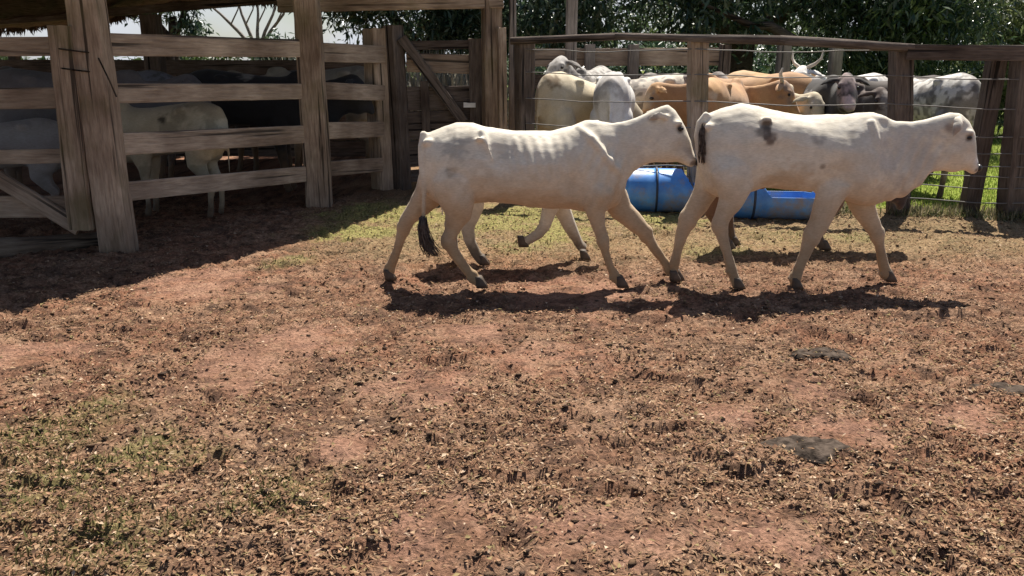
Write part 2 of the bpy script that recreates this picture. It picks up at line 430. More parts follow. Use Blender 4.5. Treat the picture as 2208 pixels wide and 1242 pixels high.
# grass
def grass(name, n, sampler, hmin, hmax, pal, label):
    x, y = sampler(n); n = len(x)
    az = rng.random(n) * 6.283; el = R(25) + rng.random(n) * R(60)
    D = np.stack([np.cos(az) * np.cos(el), np.sin(az) * np.cos(el), np.sin(el)], 1)
    U = np.stack([-np.cos(az) * np.sin(el), -np.sin(az) * np.sin(el), np.cos(el)], 1)
    L = hmin + rng.random(n) * (hmax - hmin)
    o = leaves_mesh(name, np.stack([x, y, ground_h(x, y) - .004], 1), D, U, L, .004 + .004 * rng.random(n) + .0007 * y, M['blade'],
                    pal[rng.choice(len(pal), n)] * (.8 + .4 * rng.random((n, 1))))
    return tag(o, label, 'grass', kind='stuff')
def yard_s(n):
    x, y = scatter_ground(n, 2.1, 11)
    gm = blob_mask(x, y, GREENS, 35); k = (rng.random(n) < gm * .8) & (fbm2(x, y, 5, 61) + rng.random(n) * .4 > .62); return x[k], y[k]
grass('yard_grass', 48000, yard_s, .015, .06, np.array([[.17, .16, .065], [.22, .19, .085], [.29, .23, .12], [.13, .13, .05]]), 'thin yellow green grass growing in patches on the yard soil')
def past_s(n):
    y = 8.7 + rng.random(n) ** 1.6 * 14; x = rng.random(n) * (y * .68 - 2) + 2.2
    k = rng.random(n) < pasture(x, y); return x[k], y[k]
grass('pasture_grass', 70000, past_s, .02, .07, np.array([[.25, .33, .06], [.31, .39, .08], [.2, .27, .05], [.36, .38, .11]]), 'bright sunlit green grass beyond the wire fence')
def foot_s(n):
    t = rng.random(n); x = .3 + t * 5.4; y = 10.12 - (x - .14) * .252 + rng.normal(0, .13, n)
    k = fbm2(x, y, 3, 71) + rng.random(n) * .3 > .6; return x[k], y[k]
grass('fence_foot_grass', 9000, foot_s, .04, .16, np.array([[.16, .16, .07], [.25, .21, .12], [.1, .12, .05], [.3, .26, .17]]), 'ragged dry grass along the foot of the wire fence')
# dung pats
for px, py, r, lab in [(1775, 765, .13, 'dark broken dung pat on the soil in front of the leading calf'), (1750, 965, .15, 'largest dark dung pat, in the right foreground'), (2150, 840, .12, 'dark dung pat at the right edge of the yard')]:
    c = G(px, py); mb = MB()
    NR, NA = 16, 60; A_, R_ = np.meshgrid(np.arange(NA) * 2 * np.pi / NA, np.linspace(1, .03, NR)); ca, sa = np.cos(A_).ravel(), np.sin(A_).ravel()
    edge = .72 + .6 * (vn2(ca * 1.5 + px, sa * 1.5 + py, 1.0, 3)) - .1 + .25 * (vn2(ca * 4 + px, sa * 4, 1.0, 4) - .5)
    dx, dy = ca * edge * R_.ravel() * r * 1.35, sa * edge * R_.ravel() * r * .85
    hh = (vn2(dx + px, dy, 26, 5) * .017 + vn2(dx, dy + py, 60, 6) * .010) * sst(1 - R_.ravel(), 0, .3) - .012 * (1 - sst(1 - R_.ravel(), 0, .2))
    mb.rings([[Vector((dx[a * NA + b], dy[a * NA + b], hh[a * NA + b])) for b in range(NA)] for a in range(NR)])
    tag(mb.build('dung_pat', M['dung'], loc=(c.x, c.y, 0)), lab, 'dung', 'dung pats on the yard')

# ------------------------------------------------------------------ timber
def beam(name, p0, p1, wid, thk, mat, parent=None, jit=.06, taper=1.0, roll=0.0, seg=None, ch=.16, up=(0, 0, 1)):
    """hewn timber: own X axis runs along it, wid = along 'up', thk = across"""
    p0, p1 = Vector(p0), Vector(p1); d = p1 - p0; Ln = d.length; t = d.normalized()
    upv = Vector(up); upv = upv - t * t.dot(upv)
    if upv.length < 1e-3: upv = Vector((0, 1, 0)) - t * t.y
    upv.normalize(); sd = upv.cross(t)
    if roll: 
        q = Matrix.Rotation(roll, 3, t); upv = q @ upv; sd = q @ sd
    seg = seg or max(4, int(Ln / .16)); mb = MB(); rings = []
    cy = cz = 0.0
    base = [(1, 1 - ch), (1 - ch, 1), (.3, 1.01), (-.3, .99), (-1 + ch, 1), (-1, 1 - ch), (-1.01, .3), (-.99, -.3), (-1, -1 + ch), (-1 + ch, -1), (-.3, -1.01), (.3, -.99), (1 - ch, -1), (1, -1 + ch), (.99, -.3), (1.01, .3)]
    prof = [1 + random.gauss(0, jit * .6) for _ in base]
    for i in range(seg + 1):
        u = i / seg; k = 1 + (taper - 1) * u
        cy += random.gauss(0, jit * .05) * thk; cz += random.gauss(0, jit * .12) * wid * .5
        prof = [q * .8 + .2 * (1 + random.gauss(0, jit)) for q in prof]
        rings.append([Vector((u * Ln + random.gauss(0, .004) * (i in (0, seg)), cy + thk / 2 * k * a * q, cz + wid / 2 * k * b * q)) for (a, b), q in zip(base, prof)])
    mb.rings(rings)
    o = mb.build(name, mat, parent, smooth=False)
    m = Matrix((t, sd, upv)).transposed().to_4x4(); m.translation = p0 - (Vector(parent.location) if parent else Vector())
    o.matrix_local = m
    return o
def logp(name, p0, p1, r0, r1, mat, parent=None, jit=.05, n=12, bow=0.0):
    p0, p1 = Vector(p0), Vector(p1); Ln = (p1 - p0).length; t = (p1 - p0).normalized()
    seg = max(3, int(Ln / .22)); mb = MB(); rings = []; ph = random.random() * 6
    for i in range(seg + 1):
        u = i / seg; r = r0 + (r1 - r0) * u
        b = bow * math.sin(math.pi * u)
        rings.append([Vector((u * Ln, r * (1 + random.gauss(0, jit)) * math.cos(a), b + r * (1 + random.gauss(0, jit)) * math.sin(a))) for a in [2 * math.pi * k / n for k in range(n)]])
    mb.rings(rings); o = mb.build(name, mat, parent)
    up = Vector((0, 0, 1)) - t * t.z
    if up.length < 1e-3: up = Vector((0, 1, 0))
    up.normalize(); m = Matrix((t, up.cross(t), up)).transposed().to_4x4(); m.translation = p0 - (Vector(parent.location) if parent else Vector())
    o.matrix_local = m
    return o
def wire(name, pts, r, parent, mat=None):
    mb = MB(); mb.tube([Vector(p) - Vector(parent.location) for p in pts], [r] * len(pts), n=6, side=(0, 0, 1))
    return mb.build(name, mat or M['wire'], parent)
def line_pt(a, b, px):
    """point on the ground line a-b seen at image column px"""
    k = (px - 1104) / FPX; best = None
    for i in range(801):
        u = -.5 + i / 400; p = a + (b - a) * u
        rr = p.y * CP + CAM_H * SP   # camera depth of a ground point
        e = abs(p.x / rr - k)
        if best is None or e < best[0]: best = (e, p)
    return best[1]

P1, P2, P3 = G(250, 540), G(690, 445), G(845, 408)
# board between two posts seen at given image heights (left px,py ; right px,py), on the vertical plane through a-b
def on_plane(a, b, px, py):
    r = ray(px, py); nrm = Vector((b.y - a.y, -(b.x - a.x), 0)); t = nrm.dot(a - Vector((0, 0, CAM_H))) / nrm.dot(r)
    return Vector((0, 0, CAM_H)) + r * t
def boards(parent, a, b, rows, off, ext=.1, mat='board', thk=.05, cols=(300, 620)):
    d = (b - a).normalized(); nn = Vector((-d.y, d.x, 0)) * off
    for (t0, b0, t1, b1) in rows:
        A0 = on_plane(a, b, cols[0], t0); A1 = on_plane(a, b, cols[0], b0); B0 = on_plane(a, b, cols[1], t1); B1 = on_plane(a, b, cols[1], b1)
        L = (A0 + A1) / 2; Rr = (B0 + B1) / 2; dd = Rr - L
        k0 = (L - a).dot(d) + ext; k1 = (b - Rr).dot(d) + ext
        ln = dd.dot(d); s = dd / ln
        wd = ((A0 - A1).length + (B0 - B1).length) / 2
        beam('board', L - s * k0 + nn, Rr + s * k1 + nn, wd, thk, M[mat], parent, jit=.035)

f1 = empty('plank_fence', (P1 + P2) / 2, 'weathered four board plank fence between the two thick hewn posts, cattle behind it', 'fence')
beam('post', P1 + Vector((0.03, 0, -.1)), P1 + Vector((-.03, .05, 3.05)), .26, .25, M['post'], f1, jit=.1, taper=.92, roll=R(40))
beam('post', P2 + Vector((0, 0, -.1)), P2 + Vector((-.05, 0.03, 3.0)), .27, .25, M['post'], f1, jit=.1, taper=.97, roll=R(35))
boards(f1, P1, P2, [(75, 119, 82, 124), (180, 222, 181, 214), (288, 333, 272, 313), (392, 432, 363, 397)], .06)
tw = [P1 + Vector((-.13 + .19 * math.cos(a) , .03 + .19 * math.sin(a), 1.78 - .012 * i)) for i, a in enumerate([k * .5 for k in range(27)])]
tw += [P1 + Vector((.1, -.12, 1.6)), P1 + Vector((.16, -.1, 1.42)), P1 + Vector((.19, -.08, 1.3))]
wire('tie_wire', tw, .007, f1, M['bark'])

f2 = empty('plank_fence', (P2 + P3) / 2, 'short plank fence section from the second thick post to the double gate post', 'fence')
boards(f2, P2, P3, [(93, 133, 97, 136), (178, 213, 181, 216), (264, 300, 263, 296), (347, 381, 343, 372)], .05, cols=(715, 800))
beam('post', P3 + Vector((-.12, .0, -.1)), P3 + Vector((-.16, .05, 1.98)), .23, .2, M['post'], f2, jit=.09, roll=R(10))
beam('post', P3 + Vector((.13, .05, -.1)), P3 + Vector((.07, .08, 2.02)), .2, .19, M['darkwood'], f2, jit=.09, roll=R(-10))

# left gate, hinged on the near thick post
gl = empty('plank_gate', G(60, 500), 'plank gate with a diagonal brace left of the nearest thick post', 'gate')
Yg = P1.y + .05
def gb(px0, t0, b0, px1, t1, b1, name='board', thk=.045, dy=0.0, mat='board'):
    A = (At(px0, t0, Yg + dy) + At(px0, b0, Yg + dy)) / 2; B = (At(px1, t1, Yg + dy) + At(px1, b1, Yg + dy)) / 2
    return beam(name, A, B, (At(px0, t0, Yg) - At(px0, b0, Yg)).length, thk, M[mat], gl, jit=.04)
for r_ in [(82, 122, 82, 118), (193, 237, 190, 232), (328, 358, 320, 352), (425, 470, 420, 470)]:
    gb(-260, r_[0], r_[1], 160, r_[2], r_[3])
A = At(126, 56, Yg - .16); B = At(176, 494, Yg - .16)
beam('stile', B, A, .2, .09, M['post'], gl, jit=.08, up=(1, 0, 0), taper=.85)
beam('brace', At(-60, 350, Yg - .055), At(172, 492, Yg - .055), .13, .05, M['board'], gl, jit=.05)
lo = logp('fallen_log', G(-190, 575) + Vector((0, 0, .07)), G(222, 530) + Vector((0, 0, .05)), .12, .075, M['log'], None, .07, 14)
tag(lo, 'mossy log lying on the ground under the left gate', 'log')

# middle gate between the double post and the shed post
PG0, PG1 = P3 + Vector((.28, .05, 0)), G(1062, 405)
gm_ = empty('plank_gate', (PG0 + PG1) / 2, 'old dark plank gate with long diagonal brace beside the tall shed posts', 'gate')
for rows, mt, th in [([(88, 108, 86, 104)], 'darkwood', .05), ([(114, 156, 120, 160)], 'board', .04), ([(186, 238, 186, 234), (240, 300, 236, 292), (303, 360, 296, 350)], 'darkwood', .04), ([(366, 392, 356, 380)], 'darkwood', .04)]:
    boards(gm_, PG0, PG1, rows, 0.03, .05, mt, th, cols=(900, 1030))
def gp(px, py, off=-.06):
    d = (PG1 - PG0).normalized(); return on_plane(PG0, PG1, px, py) + Vector((d.y, -d.x, 0)) * -off
beam('brace', gp(866, 82, -.06), gp(1000, 262, -.06), .12, .05, M['darkwood'], gm_, jit=.05)
beam('stile', gp(1030, 400, -.05), gp(1024, 84, -.05), .17, .06, M['darkwood'], gm_, jit=.05, up=(1, 0, 0))
beam('batten', gp(925, 395, -.05), gp(915, 175, -.05), .1, .03, M['darkwood'], gm_, jit=.05, up=(1, 0, 0))
mb = MB(); mb.box((0, 0, 0), (.075, .012, .028)); q = gp(1012, 226, -.1) - gm_.location
mb.build('white_plate', m_plain('white_plate', (.75, .73, .7), .6), gm_, smooth=False, loc=q)

# right wire fence
FA, FB = G(1130, 430), G(2185, 470)
wf = empty('wire_fence', (FA + FB) / 2, 'wire fence with log top rail and rough posts behind the walking calves', 'fence')
def fz(px, py): return on_plane(FA, FB, px, py)
fd = (FB - FA).normalized(); fn = Vector((fd.y, -fd.x, 0))   # towards the camera
for px, top, wpx, lean, mt in [(1131, 82, 38, 0, 'darkwood'), (1505, 84, 37, 0, 'post'), (1943, 98, 36, 4, 'darkwood'), (2216, 112, 40, 36, 'darkwood')]:
    bt = line_pt(FA, FB, px - lean); tp = fz(px + 0, top)
    wd = wpx / FPX * bt.length
    beam('post', bt + Vector((0, 0, -.12)), tp, wd, wd * .9, M[mt], wf, jit=.08, roll=R(20))
bt = line_pt(FA, FB, 2092) + fn * -.12
beam('leaning_post', bt + Vector((0, 0, -.1)), fz(2158, 112) + fn * -.12, .155, .16, M['darkwood'], wf, jit=.1, up=(1, 0, 0))
def rl(a, b, r0, r1, off=.14): return logp('top_rail', fz(*a) + fn * off, fz(*b) + fn * off, r0, r1, M['darkwood'], wf, .04, bow=.0)
rl((1108, 89), (1330, 80), .042, .04); rl((1318, 79), (1690, 88), .036, .048); rl((1680, 87), (1965, 104), .05, .042)
beam('top_plank', fz(1950, 113) + fn * .15, fz(2330, 117) + fn * .15, .15, .06, M['darkwood'], wf, jit=.04)
for k, (zl, zr) in enumerate([(1.725, 1.69), (1.47, 1.43), (1.185, 1.14), (.89, .86), (.72, .69), (.58, .56), (.47, .46), (.35, .34), (.2, .19)]):
    pts = []
    for i in range(25):
        u = i / 24; p = FA + (FB - FA) * (u * 1.12 - .01) + fn * .1
        pts.append(p + Vector((0, 0, zl + (zr - zl) * u - .03 * math.sin(u * math.pi * 3) ** 2 + random.gauss(0, .004))))
    wire('wire', pts, .0065, wf)

# boards of the far side of the right pen, and tall pale poles
ff = empty('plank_fence', At(1350, 140, 14.2) * 1, 'brown plank fence at the back of the right pen under the trees', 'fence')
ff.location.z = 0
beam('board', At(1140, 124, 14.2), At(1575, 122, 14.1), .27, .05, M['board'], ff, jit=.04)
beam('board', At(1140, 176, 14.3), At(1575, 172, 14.2), .22, .05, M['darkwood'], ff, jit=.04)
for px in (1272, 1365, 1562):
    b_ = At(px, 130, 14.05); beam('post', Vector((b_.x, 14.05, -.1)), Vector((b_.x, 14.05, 1.86)), .17, .16, M['palewood'] if px != 1562 else M['darkwood'], ff, jit=.07)
for px, Yp, wpx, top, lab in [(1104, 12.2, 15, 3.3, 'tall thin pale pole just left of the wire fence'), (1230, 13.0, 23, 3.4, 'tall thick pale pole behind the wire fence beside the cream cow'), (1688, 14.6, 26, 1.92, 'short pale post behind the horned tan cow'), (1800, 14.6, 24, 1.92, 'short pale post behind the white cow with raised horns')]:
    b_ = At(px, 130, Yp); wd = wpx / FPX * Yp
    o = beam('pole', (b_.x, Yp, -.1), (b_.x + .01, Yp, top), wd, wd, M['palewood'], None, jit=.04, ch=.3)
    tag(o, lab, 'pole', 'pale poles standing behind the wire fence')

# ------------------------------------------------------------------ cattle shed over the left pens
ze = 3.1
off = Vector((SUNV.x, SUNV.y, 0)) * (ze / SUNV.z)
S0 = G(10, 672) + off; S1 = G(720, 505) + off; S2 = G(905, 428) + off
SL = S0 + (S0 - S1) * 2.2
shed = empty('cattle_shed', (S1.x, S1.y + 2, 0), 'dark old cattle shed with ragged roof shading the left pens', 'shed')
sl0 = Vector(shed.location)
far = [Vector((SL.x - 4, 15.6, 2.15)), Vector((-7.4, 15.7, 2.3)), Vector((-5.9, 15.6, 2.68)), Vector((-3.2, 15.2, 2.66)), Vector((-.3, 13.6, 2.75))]
nearp = [SL + Vector((0, 0, ze)), S0 + Vector((0, 0, ze)), S1 + Vector((0, 0, ze)), S2 + Vector((0, 0, ze))]
mb = MB(); nu, nv = 60, 18; top = []; bot = []
def lerp_path(P, u):
    s = u * (len(P) - 1); i = min(int(s), len(P) - 2); return P[i].lerp(P[i + 1], s - i)
for j in range(nv + 1):
    for i in range(nu + 1):
        p = lerp_path(nearp, i / nu).lerp(lerp_path(far, i / nu), j / nv)
        d = random.uniform(-.05, .05) if j in (0, nv) else 0
        p = p + Vector((0, d, .015 * math.sin(i * 1.9) + random.uniform(-.012, .012)))
        top.append(p - sl0); bot.append(p - sl0 - Vector((0, 0, .07)))
V = top + bot; F = []; k = (nu + 1) * (nv + 1)
for j in range(nv):
    for i in range(nu):
        a = j * (nu + 1) + i; q = (a, a + 1, a + nu + 2, a + nu + 1); F.append(q); F.append(tuple(x + k for x in q[::-1]))
edge = [i for i in range(nu + 1)] + [j * (nu + 1) + nu for j in range(1, nv + 1)] + [nv * (nu + 1) + i for i in range(nu - 1, -1, -1)] + [j * (nu + 1) for j in range(nv - 1, 0, -1)]
for i in range(len(edge)):
    a, b = edge[i], edge[(i + 1) % len(edge)]; F.append((a, b, b + k, a + k))
mb.add(V, F); mb.build('roof', M['thatch'], shed, smooth=False)
# ragged fringe along the far eave: loose thatch strands
pts, dirs = [], []
for i in range(2600):
    u = random.random() * .93; p = lerp_path(far, u) + Vector((0, random.uniform(-.1, .15), random.uniform(-.03, .0)))
    pts.append(p - sl0); a = random.gauss(0, .5); dirs.append(Vector((math.sin(a), random.gauss(0, .3), -math.cos(a))).normalized())
Pn, Dn = np.array(pts), np.array(dirs); Un = np.tile([0., -1., 0.], (len(Pn), 1))
ln = .04 + .17 * rng.random(len(Pn)) * (.4 + fbm2(Pn[:, 0], Pn[:, 0] * 0, 2.5, 5))
fr = leaves_mesh('roof_fringe', Pn, Dn, Un, ln, np.full(len(Pn), .035), M['thatch'], parent=shed); fr['kind'] = 'stuff'
beam('eave_beam', lerp_path(far, .05) + Vector((0, -.9, -.02)), lerp_path(far, .97) + Vector((0, -.6, -.06)), .12, .1, M['darkwood'], shed)
beam('eave_beam', At(600, 12, 10.9), At(1085, 2, 10.9), .16, .12, M['post'], shed, jit=.06)
for px, Yp, wpx in [(325, 13.9, 34), (-60, 13.9, 30)]:
    b_ = At(px, 40, Yp); wd = wpx / FPX * Yp
    beam('post', (b_.x, Yp, -.1), (b_.x, Yp, 2.3), wd, wd, M['darkwood'], shed, jit=.06)
for px, Yp, wpx, tp, mt in [(1057, 10.95, 36, 2.75, 'post'), (1081, 10.8, 17, None, 'post')]:
    b_ = At(px, 60, Yp); wd = wpx / FPX * Yp
    beam('post', (b_.x + .02, Yp, -.1), (b_.x, Yp, tp or b_.z), wd, wd, M[mt], shed, jit=.08, roll=R(15))
for px, Yp in [(40, 14.3)]:
    pass
# plank wall added to keep the space behind the left pens dark
bw = empty('plank_fence', (-5, 14.9, 0), 'dark plank wall added to block the bright background behind the left pens', 'fence')
for r_ in range(6):
    beam('board', (-13, 14.9, .16 + r_ * .27), (-2.0, 14.7, .16 + r_ * .27), .25, .04, M['darkwood'], bw, jit=.05)
for x_ in (-11, -8.4, -5.8, -3.4, -2.1):
    beam('post', (x_, 15.0, -.1), (x_, 15.0, 1.8), .16, .14, M['darkwood'], bw)

# ------------------------------------------------------------------ blue drums cut open as troughs
def drum(name, c, rz, L, Rr, lim, rings_x, label, tilt=0.0):
    nxs, na = 110, 96; V = []; keepv = []
    for i in range(nxs + 1):
        u = i / nxs * L
        e = min(u, L - u); r = Rr * (1 - .36 * (1 - min(1, e / (.16 * L))) ** 2)
        for rx in rings_x: r += .012 * math.exp(-((u - rx) / .018) ** 2)
        for k in range(na):
            a = 2 * math.pi * k / na; V.append((u - L / 2, r * math.sin(a), r * math.cos(a) + Rr)); keepv.append(V[-1][2] <= lim(u) + 1e-6)
    F = []
    for i in range(nxs):
        for k in range(na):
            q = (i * na + k, i * na + (k + 1) % na, (i + 1) * na + (k + 1) % na, (i + 1) * na + k)
            if all(keepv[j] for j in q): F.append(q)
    for i in (0, nxs):
        V.append((V[i * na][0], 0, Rr)); ci = len(V) - 1; keepv.append(True)
        for k in range(na):
            q = (i * na + k, i * na + (k + 1) % na)
            if all(keepv[j] for j in q) and Rr <= lim(i / nxs * L) + .01: F.append((ci, q[0], q[1]))
    root = empty(name, (c.x, c.y, -.02), label, 'barrel', 'blue plastic barrels cut into troughs', rz)
    mb = MB(); mb.add(V, F); o = mb.build('shell', M['drum'], root)
    s = o.modifiers.new('wall', 'SOLIDIFY'); s.thickness = .012; s.offset = -1
    for rx in rings_x[:1]:
        b = MB(); rr = []
        for du, dr in ((-.012, .0), (-.012, .022), (.012, .022), (.012, .0)):
            rr.append([Vector((rx - L / 2 + du, (Rr + dr - .003) * math.sin(2 * math.pi * k / 64), (Rr + dr - .003) * math.cos(2 * math.pi * k / 64) + Rr)) for k in range(64)])
        rr.append(rr[0]); b.rings(rr, cap=False); b.build('strap', m_plain('dark_strap', (.02, .035, .07), .5), root)
    return root
dA, dB = G(1333, 455), G(1535, 458)
def lim1(u): return 9 if u < .66 else max(.30, .52 - (u - .66) * 1.6)
d1 = drum('blue_barrel', (dA + dB) / 2 + Vector((0, .12, 0)), math.atan2(dB.y - dA.y, dB.x - dA.x), 1.0, .238, lim1, [.41, .10, .9], 'dirty blue barrel with a dark strap, mostly whole, left of the other barrel')
h = MB(); h.box((.37, -.18, .33), (.075, .06, .012)); h.build('cut_flap', M['drum'], d1, smooth=False)
dA, dB = G(1548, 470), G(1768, 474)
def lim2(u): return max(.27, .49 - abs(u - .37) * 1.3)
d2 = drum('blue_barrel', (dA + dB) / 2 + Vector((0, .12, 0)), math.atan2(dB.y - dA.y, dB.x - dA.x), 1.06, .245, lim2, [.37, .95], 'clean bright blue barrel cut low and open behind the leading calf')

# ------------------------------------------------------------------ cattle
def sections(px_list, Yc, x0, lat=0.0):
    """(tx,ty,bx,by,halfwidth) in the photograph -> local (top xz, bottom xz, halfwidth)"""
    out = []
    for tx, ty, bx, by, hw in px_list:
        a, b = At(tx, ty, Yc), At(bx, by, Yc); out.append(((a.x - x0, a.z), (b.x - x0, b.z), hw))
    return out
def loft(mb, secs, n=30, taper=.10, pw=.88, roof=0.0):
    rings = []
    for (tx, tz), (bx, bz), hw in secs:
        c = Vector(((tx + bx) / 2, 0, (tz + bz) / 2)); u = Vector(((tx - bx) / 2, 0, (tz - bz) / 2)); rr = []
        for k in range(n):
            a = 2 * math.pi * k / n; ca, sa = math.cos(a), math.sin(a)
            q = pw + (roof if ca > 0 else 0)
            ca2 = math.copysign(abs(ca) ** q, ca); sa2 = math.copysign(abs(sa) ** q, sa)
            rr.append(c + u * (ca2 + .16 * (roof > 0) * (1 - ca2 * ca2)) + Vector((0, hw * sa2 * (1 - taper * ca), 0)))
        rings.append(rr)
    def shrink(i, j):
        c0 = sum(rings[i], Vector()) / n; c1 = sum(rings[j], Vector()) / n; d = (c0 - c1).normalized()
        hw = secs[i][2]
        return [c0 + d * hw * .35 + (p - c0) * .6 for p in rings[i]]
    mb.rings([shrink(0, 1)] + rings + [shrink(-1, -2)])
def remesh(mb, voxel, smooth=5):
    me = mb.mesh('tmp'); o = bpy.data.objects.new('tmp', me); col.objects.link(o)
    m = o.modifiers.new('r', 'REMESH'); m.mode = 'VOXEL'; m.voxel_size = voxel
    s = o.modifiers.new('s', 'SMOOTH'); s.factor = .5; s.iterations = smooth
    dg = bpy.context.evaluated_depsgraph_get(); dg.update()
    out = bpy.data.meshes.new_from_object(o.evaluated_get(dg))
    bpy.data.objects.remove(o); bpy.data.meshes.remove(me)
    out.polygons.foreach_set('use_smooth', np.ones(len(out.polygons), bool))
    return out
def verts_of(me):
    a = np.empty(len(me.vertices) * 3, np.float32); me.vertices.foreach_get('co', a); return a.reshape(-1, 3)

def coat(V, s):
    """procedural coat colours; s = dict(base, patches [(c,r,col,strength)], spots (scale,thr,col), leg, face ...)"""
    c = np.tile(np.array(s['base'], float), (len(V), 1))
    wob = vn(V, 9, 5) * .5 + vn(V, 19, 3) * .55 + vn(V, 42, 8) * .45 - .75
    def mixin(col, m): 
        nonlocal c
        c = c + (np.array(col) - c) * np.clip(m, 0, 1)[:, None]
    if 'spots' in s:
        for sca, thr, cc, st in s['spots']:
            mixin(cc, sst(vn(V, sca, 21) + wob * .35, thr, thr + .1) * st)
    for cen, r, cc, st, *hd in s.get('patches', []):
        cen = np.array(cen); d = V - cen
        if not hd: d[:, 1] = 0
        d = np.linalg.norm(d, axis=1) / r + wob * (.55 if r < .041 else 1.7)
        mixin(cc, (1 - sst(d, .35, 1.15)) * st)
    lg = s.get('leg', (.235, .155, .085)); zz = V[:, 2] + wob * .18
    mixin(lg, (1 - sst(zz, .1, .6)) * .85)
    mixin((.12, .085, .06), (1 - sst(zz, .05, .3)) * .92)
    if 'belly_bounce' in s: mixin(s['belly_bounce'][0], (1 - sst(V[:, 2] + wob * .1, s['belly_bounce'][1], s['belly_bounce'][1] + .34)) * s['belly_bounce'][2])  # warm ground bounce and shading painted into the lower coat
    return c

WHITE = (.735, .675, .57)
SECT2 = [(1508, 268, 1511, 380, .07), (1522, 246, 1520, 410, .13), (1552, 233, 1548, 425, .175), (1597, 224, 1592, 425, .20), (1645, 232, 1645, 402, .195), (1690, 239, 1690, 408, .205), (1722, 243, 1725, 412, .215), (1765, 248, 1765, 416, .215), (1818, 251, 1815, 430, .20), (1850, 246, 1850, 440, .185), (1882, 243, 1880, 441, .155), (1905, 250, 1908, 432, .115), (1925, 262, 1945, 420, .085)]
NECK2 = [(1895, 246, 1915, 432, .10), (1932, 261, 1958, 418, .085), (1962, 262, 1984, 398, .078), (1995, 257, 2000, 378, .075), (2026, 248, 2025, 368, .078), (2050, 241, 2045, 372, .09), (2070, 244, 2052, 374, .098), (2086, 262, 2062, 372, .098), (2095, 282, 2070, 369, .085), (2099, 305, 2078, 368, .067), (2102, 328, 2084, 369, .058), (2106, 346, 2088, 372, .058), (2108, 358, 2093, 375, .05)]
EYE2, NOSE2 = (2076, 295), (2105, 362)

def leg_px(Yc, x0, lat, pts, latr=1.0, ground=True):
    out = []; ra = []; rb = []
    for i, (px, py, wpx) in enumerate(pts):
        p = At(px, py, Yc + lat); out.append((p.x - x0, lat * (.8 if i == 0 else 1), p.z)); r = wpx / 2 / FPX * (Yc + lat) * 1.03 * (.8 if i == 0 else 1); r *= .88 if i > 3 else 1; ra.append(r); rb.append(r * latr * (.62, .74, .86, .95)[i] if i < 4 else r * latr)
    if ground:
        x, y, z = out[-1]; dz = z - .035
        m = len(out)
        for i in range(m):   # ease the lower joints so the foot stands on the ground
            f = i / (m - 1); out[i] = (out[i][0], out[i][1], out[i][2] - dz * f)
    return out, ra, rb

def eyes_(root, pe, hw, r=.02, xf=None):
    for s_ in (-1, 1):
        mb = MB(); c = Vector((pe[0], s_ * hw, pe[1]))
        c = xf(c) if xf else c
        mb.ball((0, 0, 0), (r * 1.1, r * .45, r * .62), 12, 8); mb.build('eye', M['eye'], root, loc=c)

def nose(root, c):
    mb = MB(); mb.ball((0, 0, 0), (.022, .038, .028), 14, 8); mb.build('nose', M['nose'], root, loc=c)
def hooves(root, feet):
    for (x, y, z), ang in feet:
        mb = MB()
        for s_ in (-1, 1):
            rings = []
            for h_, rx, dx in ((.055, .020, -.008), (.03, .025, .0), (.0, .031, .012), (-.028, .034, .02)):
                rings.append([Vector((dx + rx * 1.25 * math.cos(a), s_ * .019 + .018 * math.sin(a), h_)) for a in [2 * math.pi * k / 12 for k in range(12)]])
            mb.rings(rings)
        o = mb.build('hoof', M['hoof'], root, loc=(x, y, z)); o.rotation_euler = (0, ang, 0)

def tuft(root, p0, pts, mat, n=120, spread=.02):
    """hair tassel of thin strands along a path"""
    P = [Vector(p) for p in pts]; mb = MB()
    for k in range(n):
        o = Vector((random.gauss(0, spread), random.gauss(0, spread), 0)); q = []
        for i, p in enumerate(P): q.append(p + o * (.5 + i / (len(P) - 1)) + Vector((random.gauss(0, .004), random.gauss(0, .004), random.gauss(0, .006))))
        cut = random.randint(max(3, len(q) - 2), len(q)); q = q[:cut]
        mb.tube(q, [.0045 * (1 - .7 * i / len(q)) for i in range(len(q))], n=4, ends=False)
    return mb.build('tail_tuft', mat, root)

def side_lat(sect, x, z):
    best = min(sect, key=lambda s_: abs((s_[0][0] + s_[1][0]) / 2 - x)); (tx, tz), (bx, bz), hw = best
    v = max(-.97, min(.97, (z - (tz + bz) / 2) / ((tz - bz) / 2)))
    bestk = min((abs((math.cos(t) ** 1.3 if t < 1.5708 else -abs(math.cos(t)) ** .88) + .16 * (1 - math.cos(t) ** 2) - v), t) for t in [i * .0314 for i in range(1, 100)])[1]
    return hw * math.sin(bestk) ** (1.3 if bestk < 1.5708 else .88)

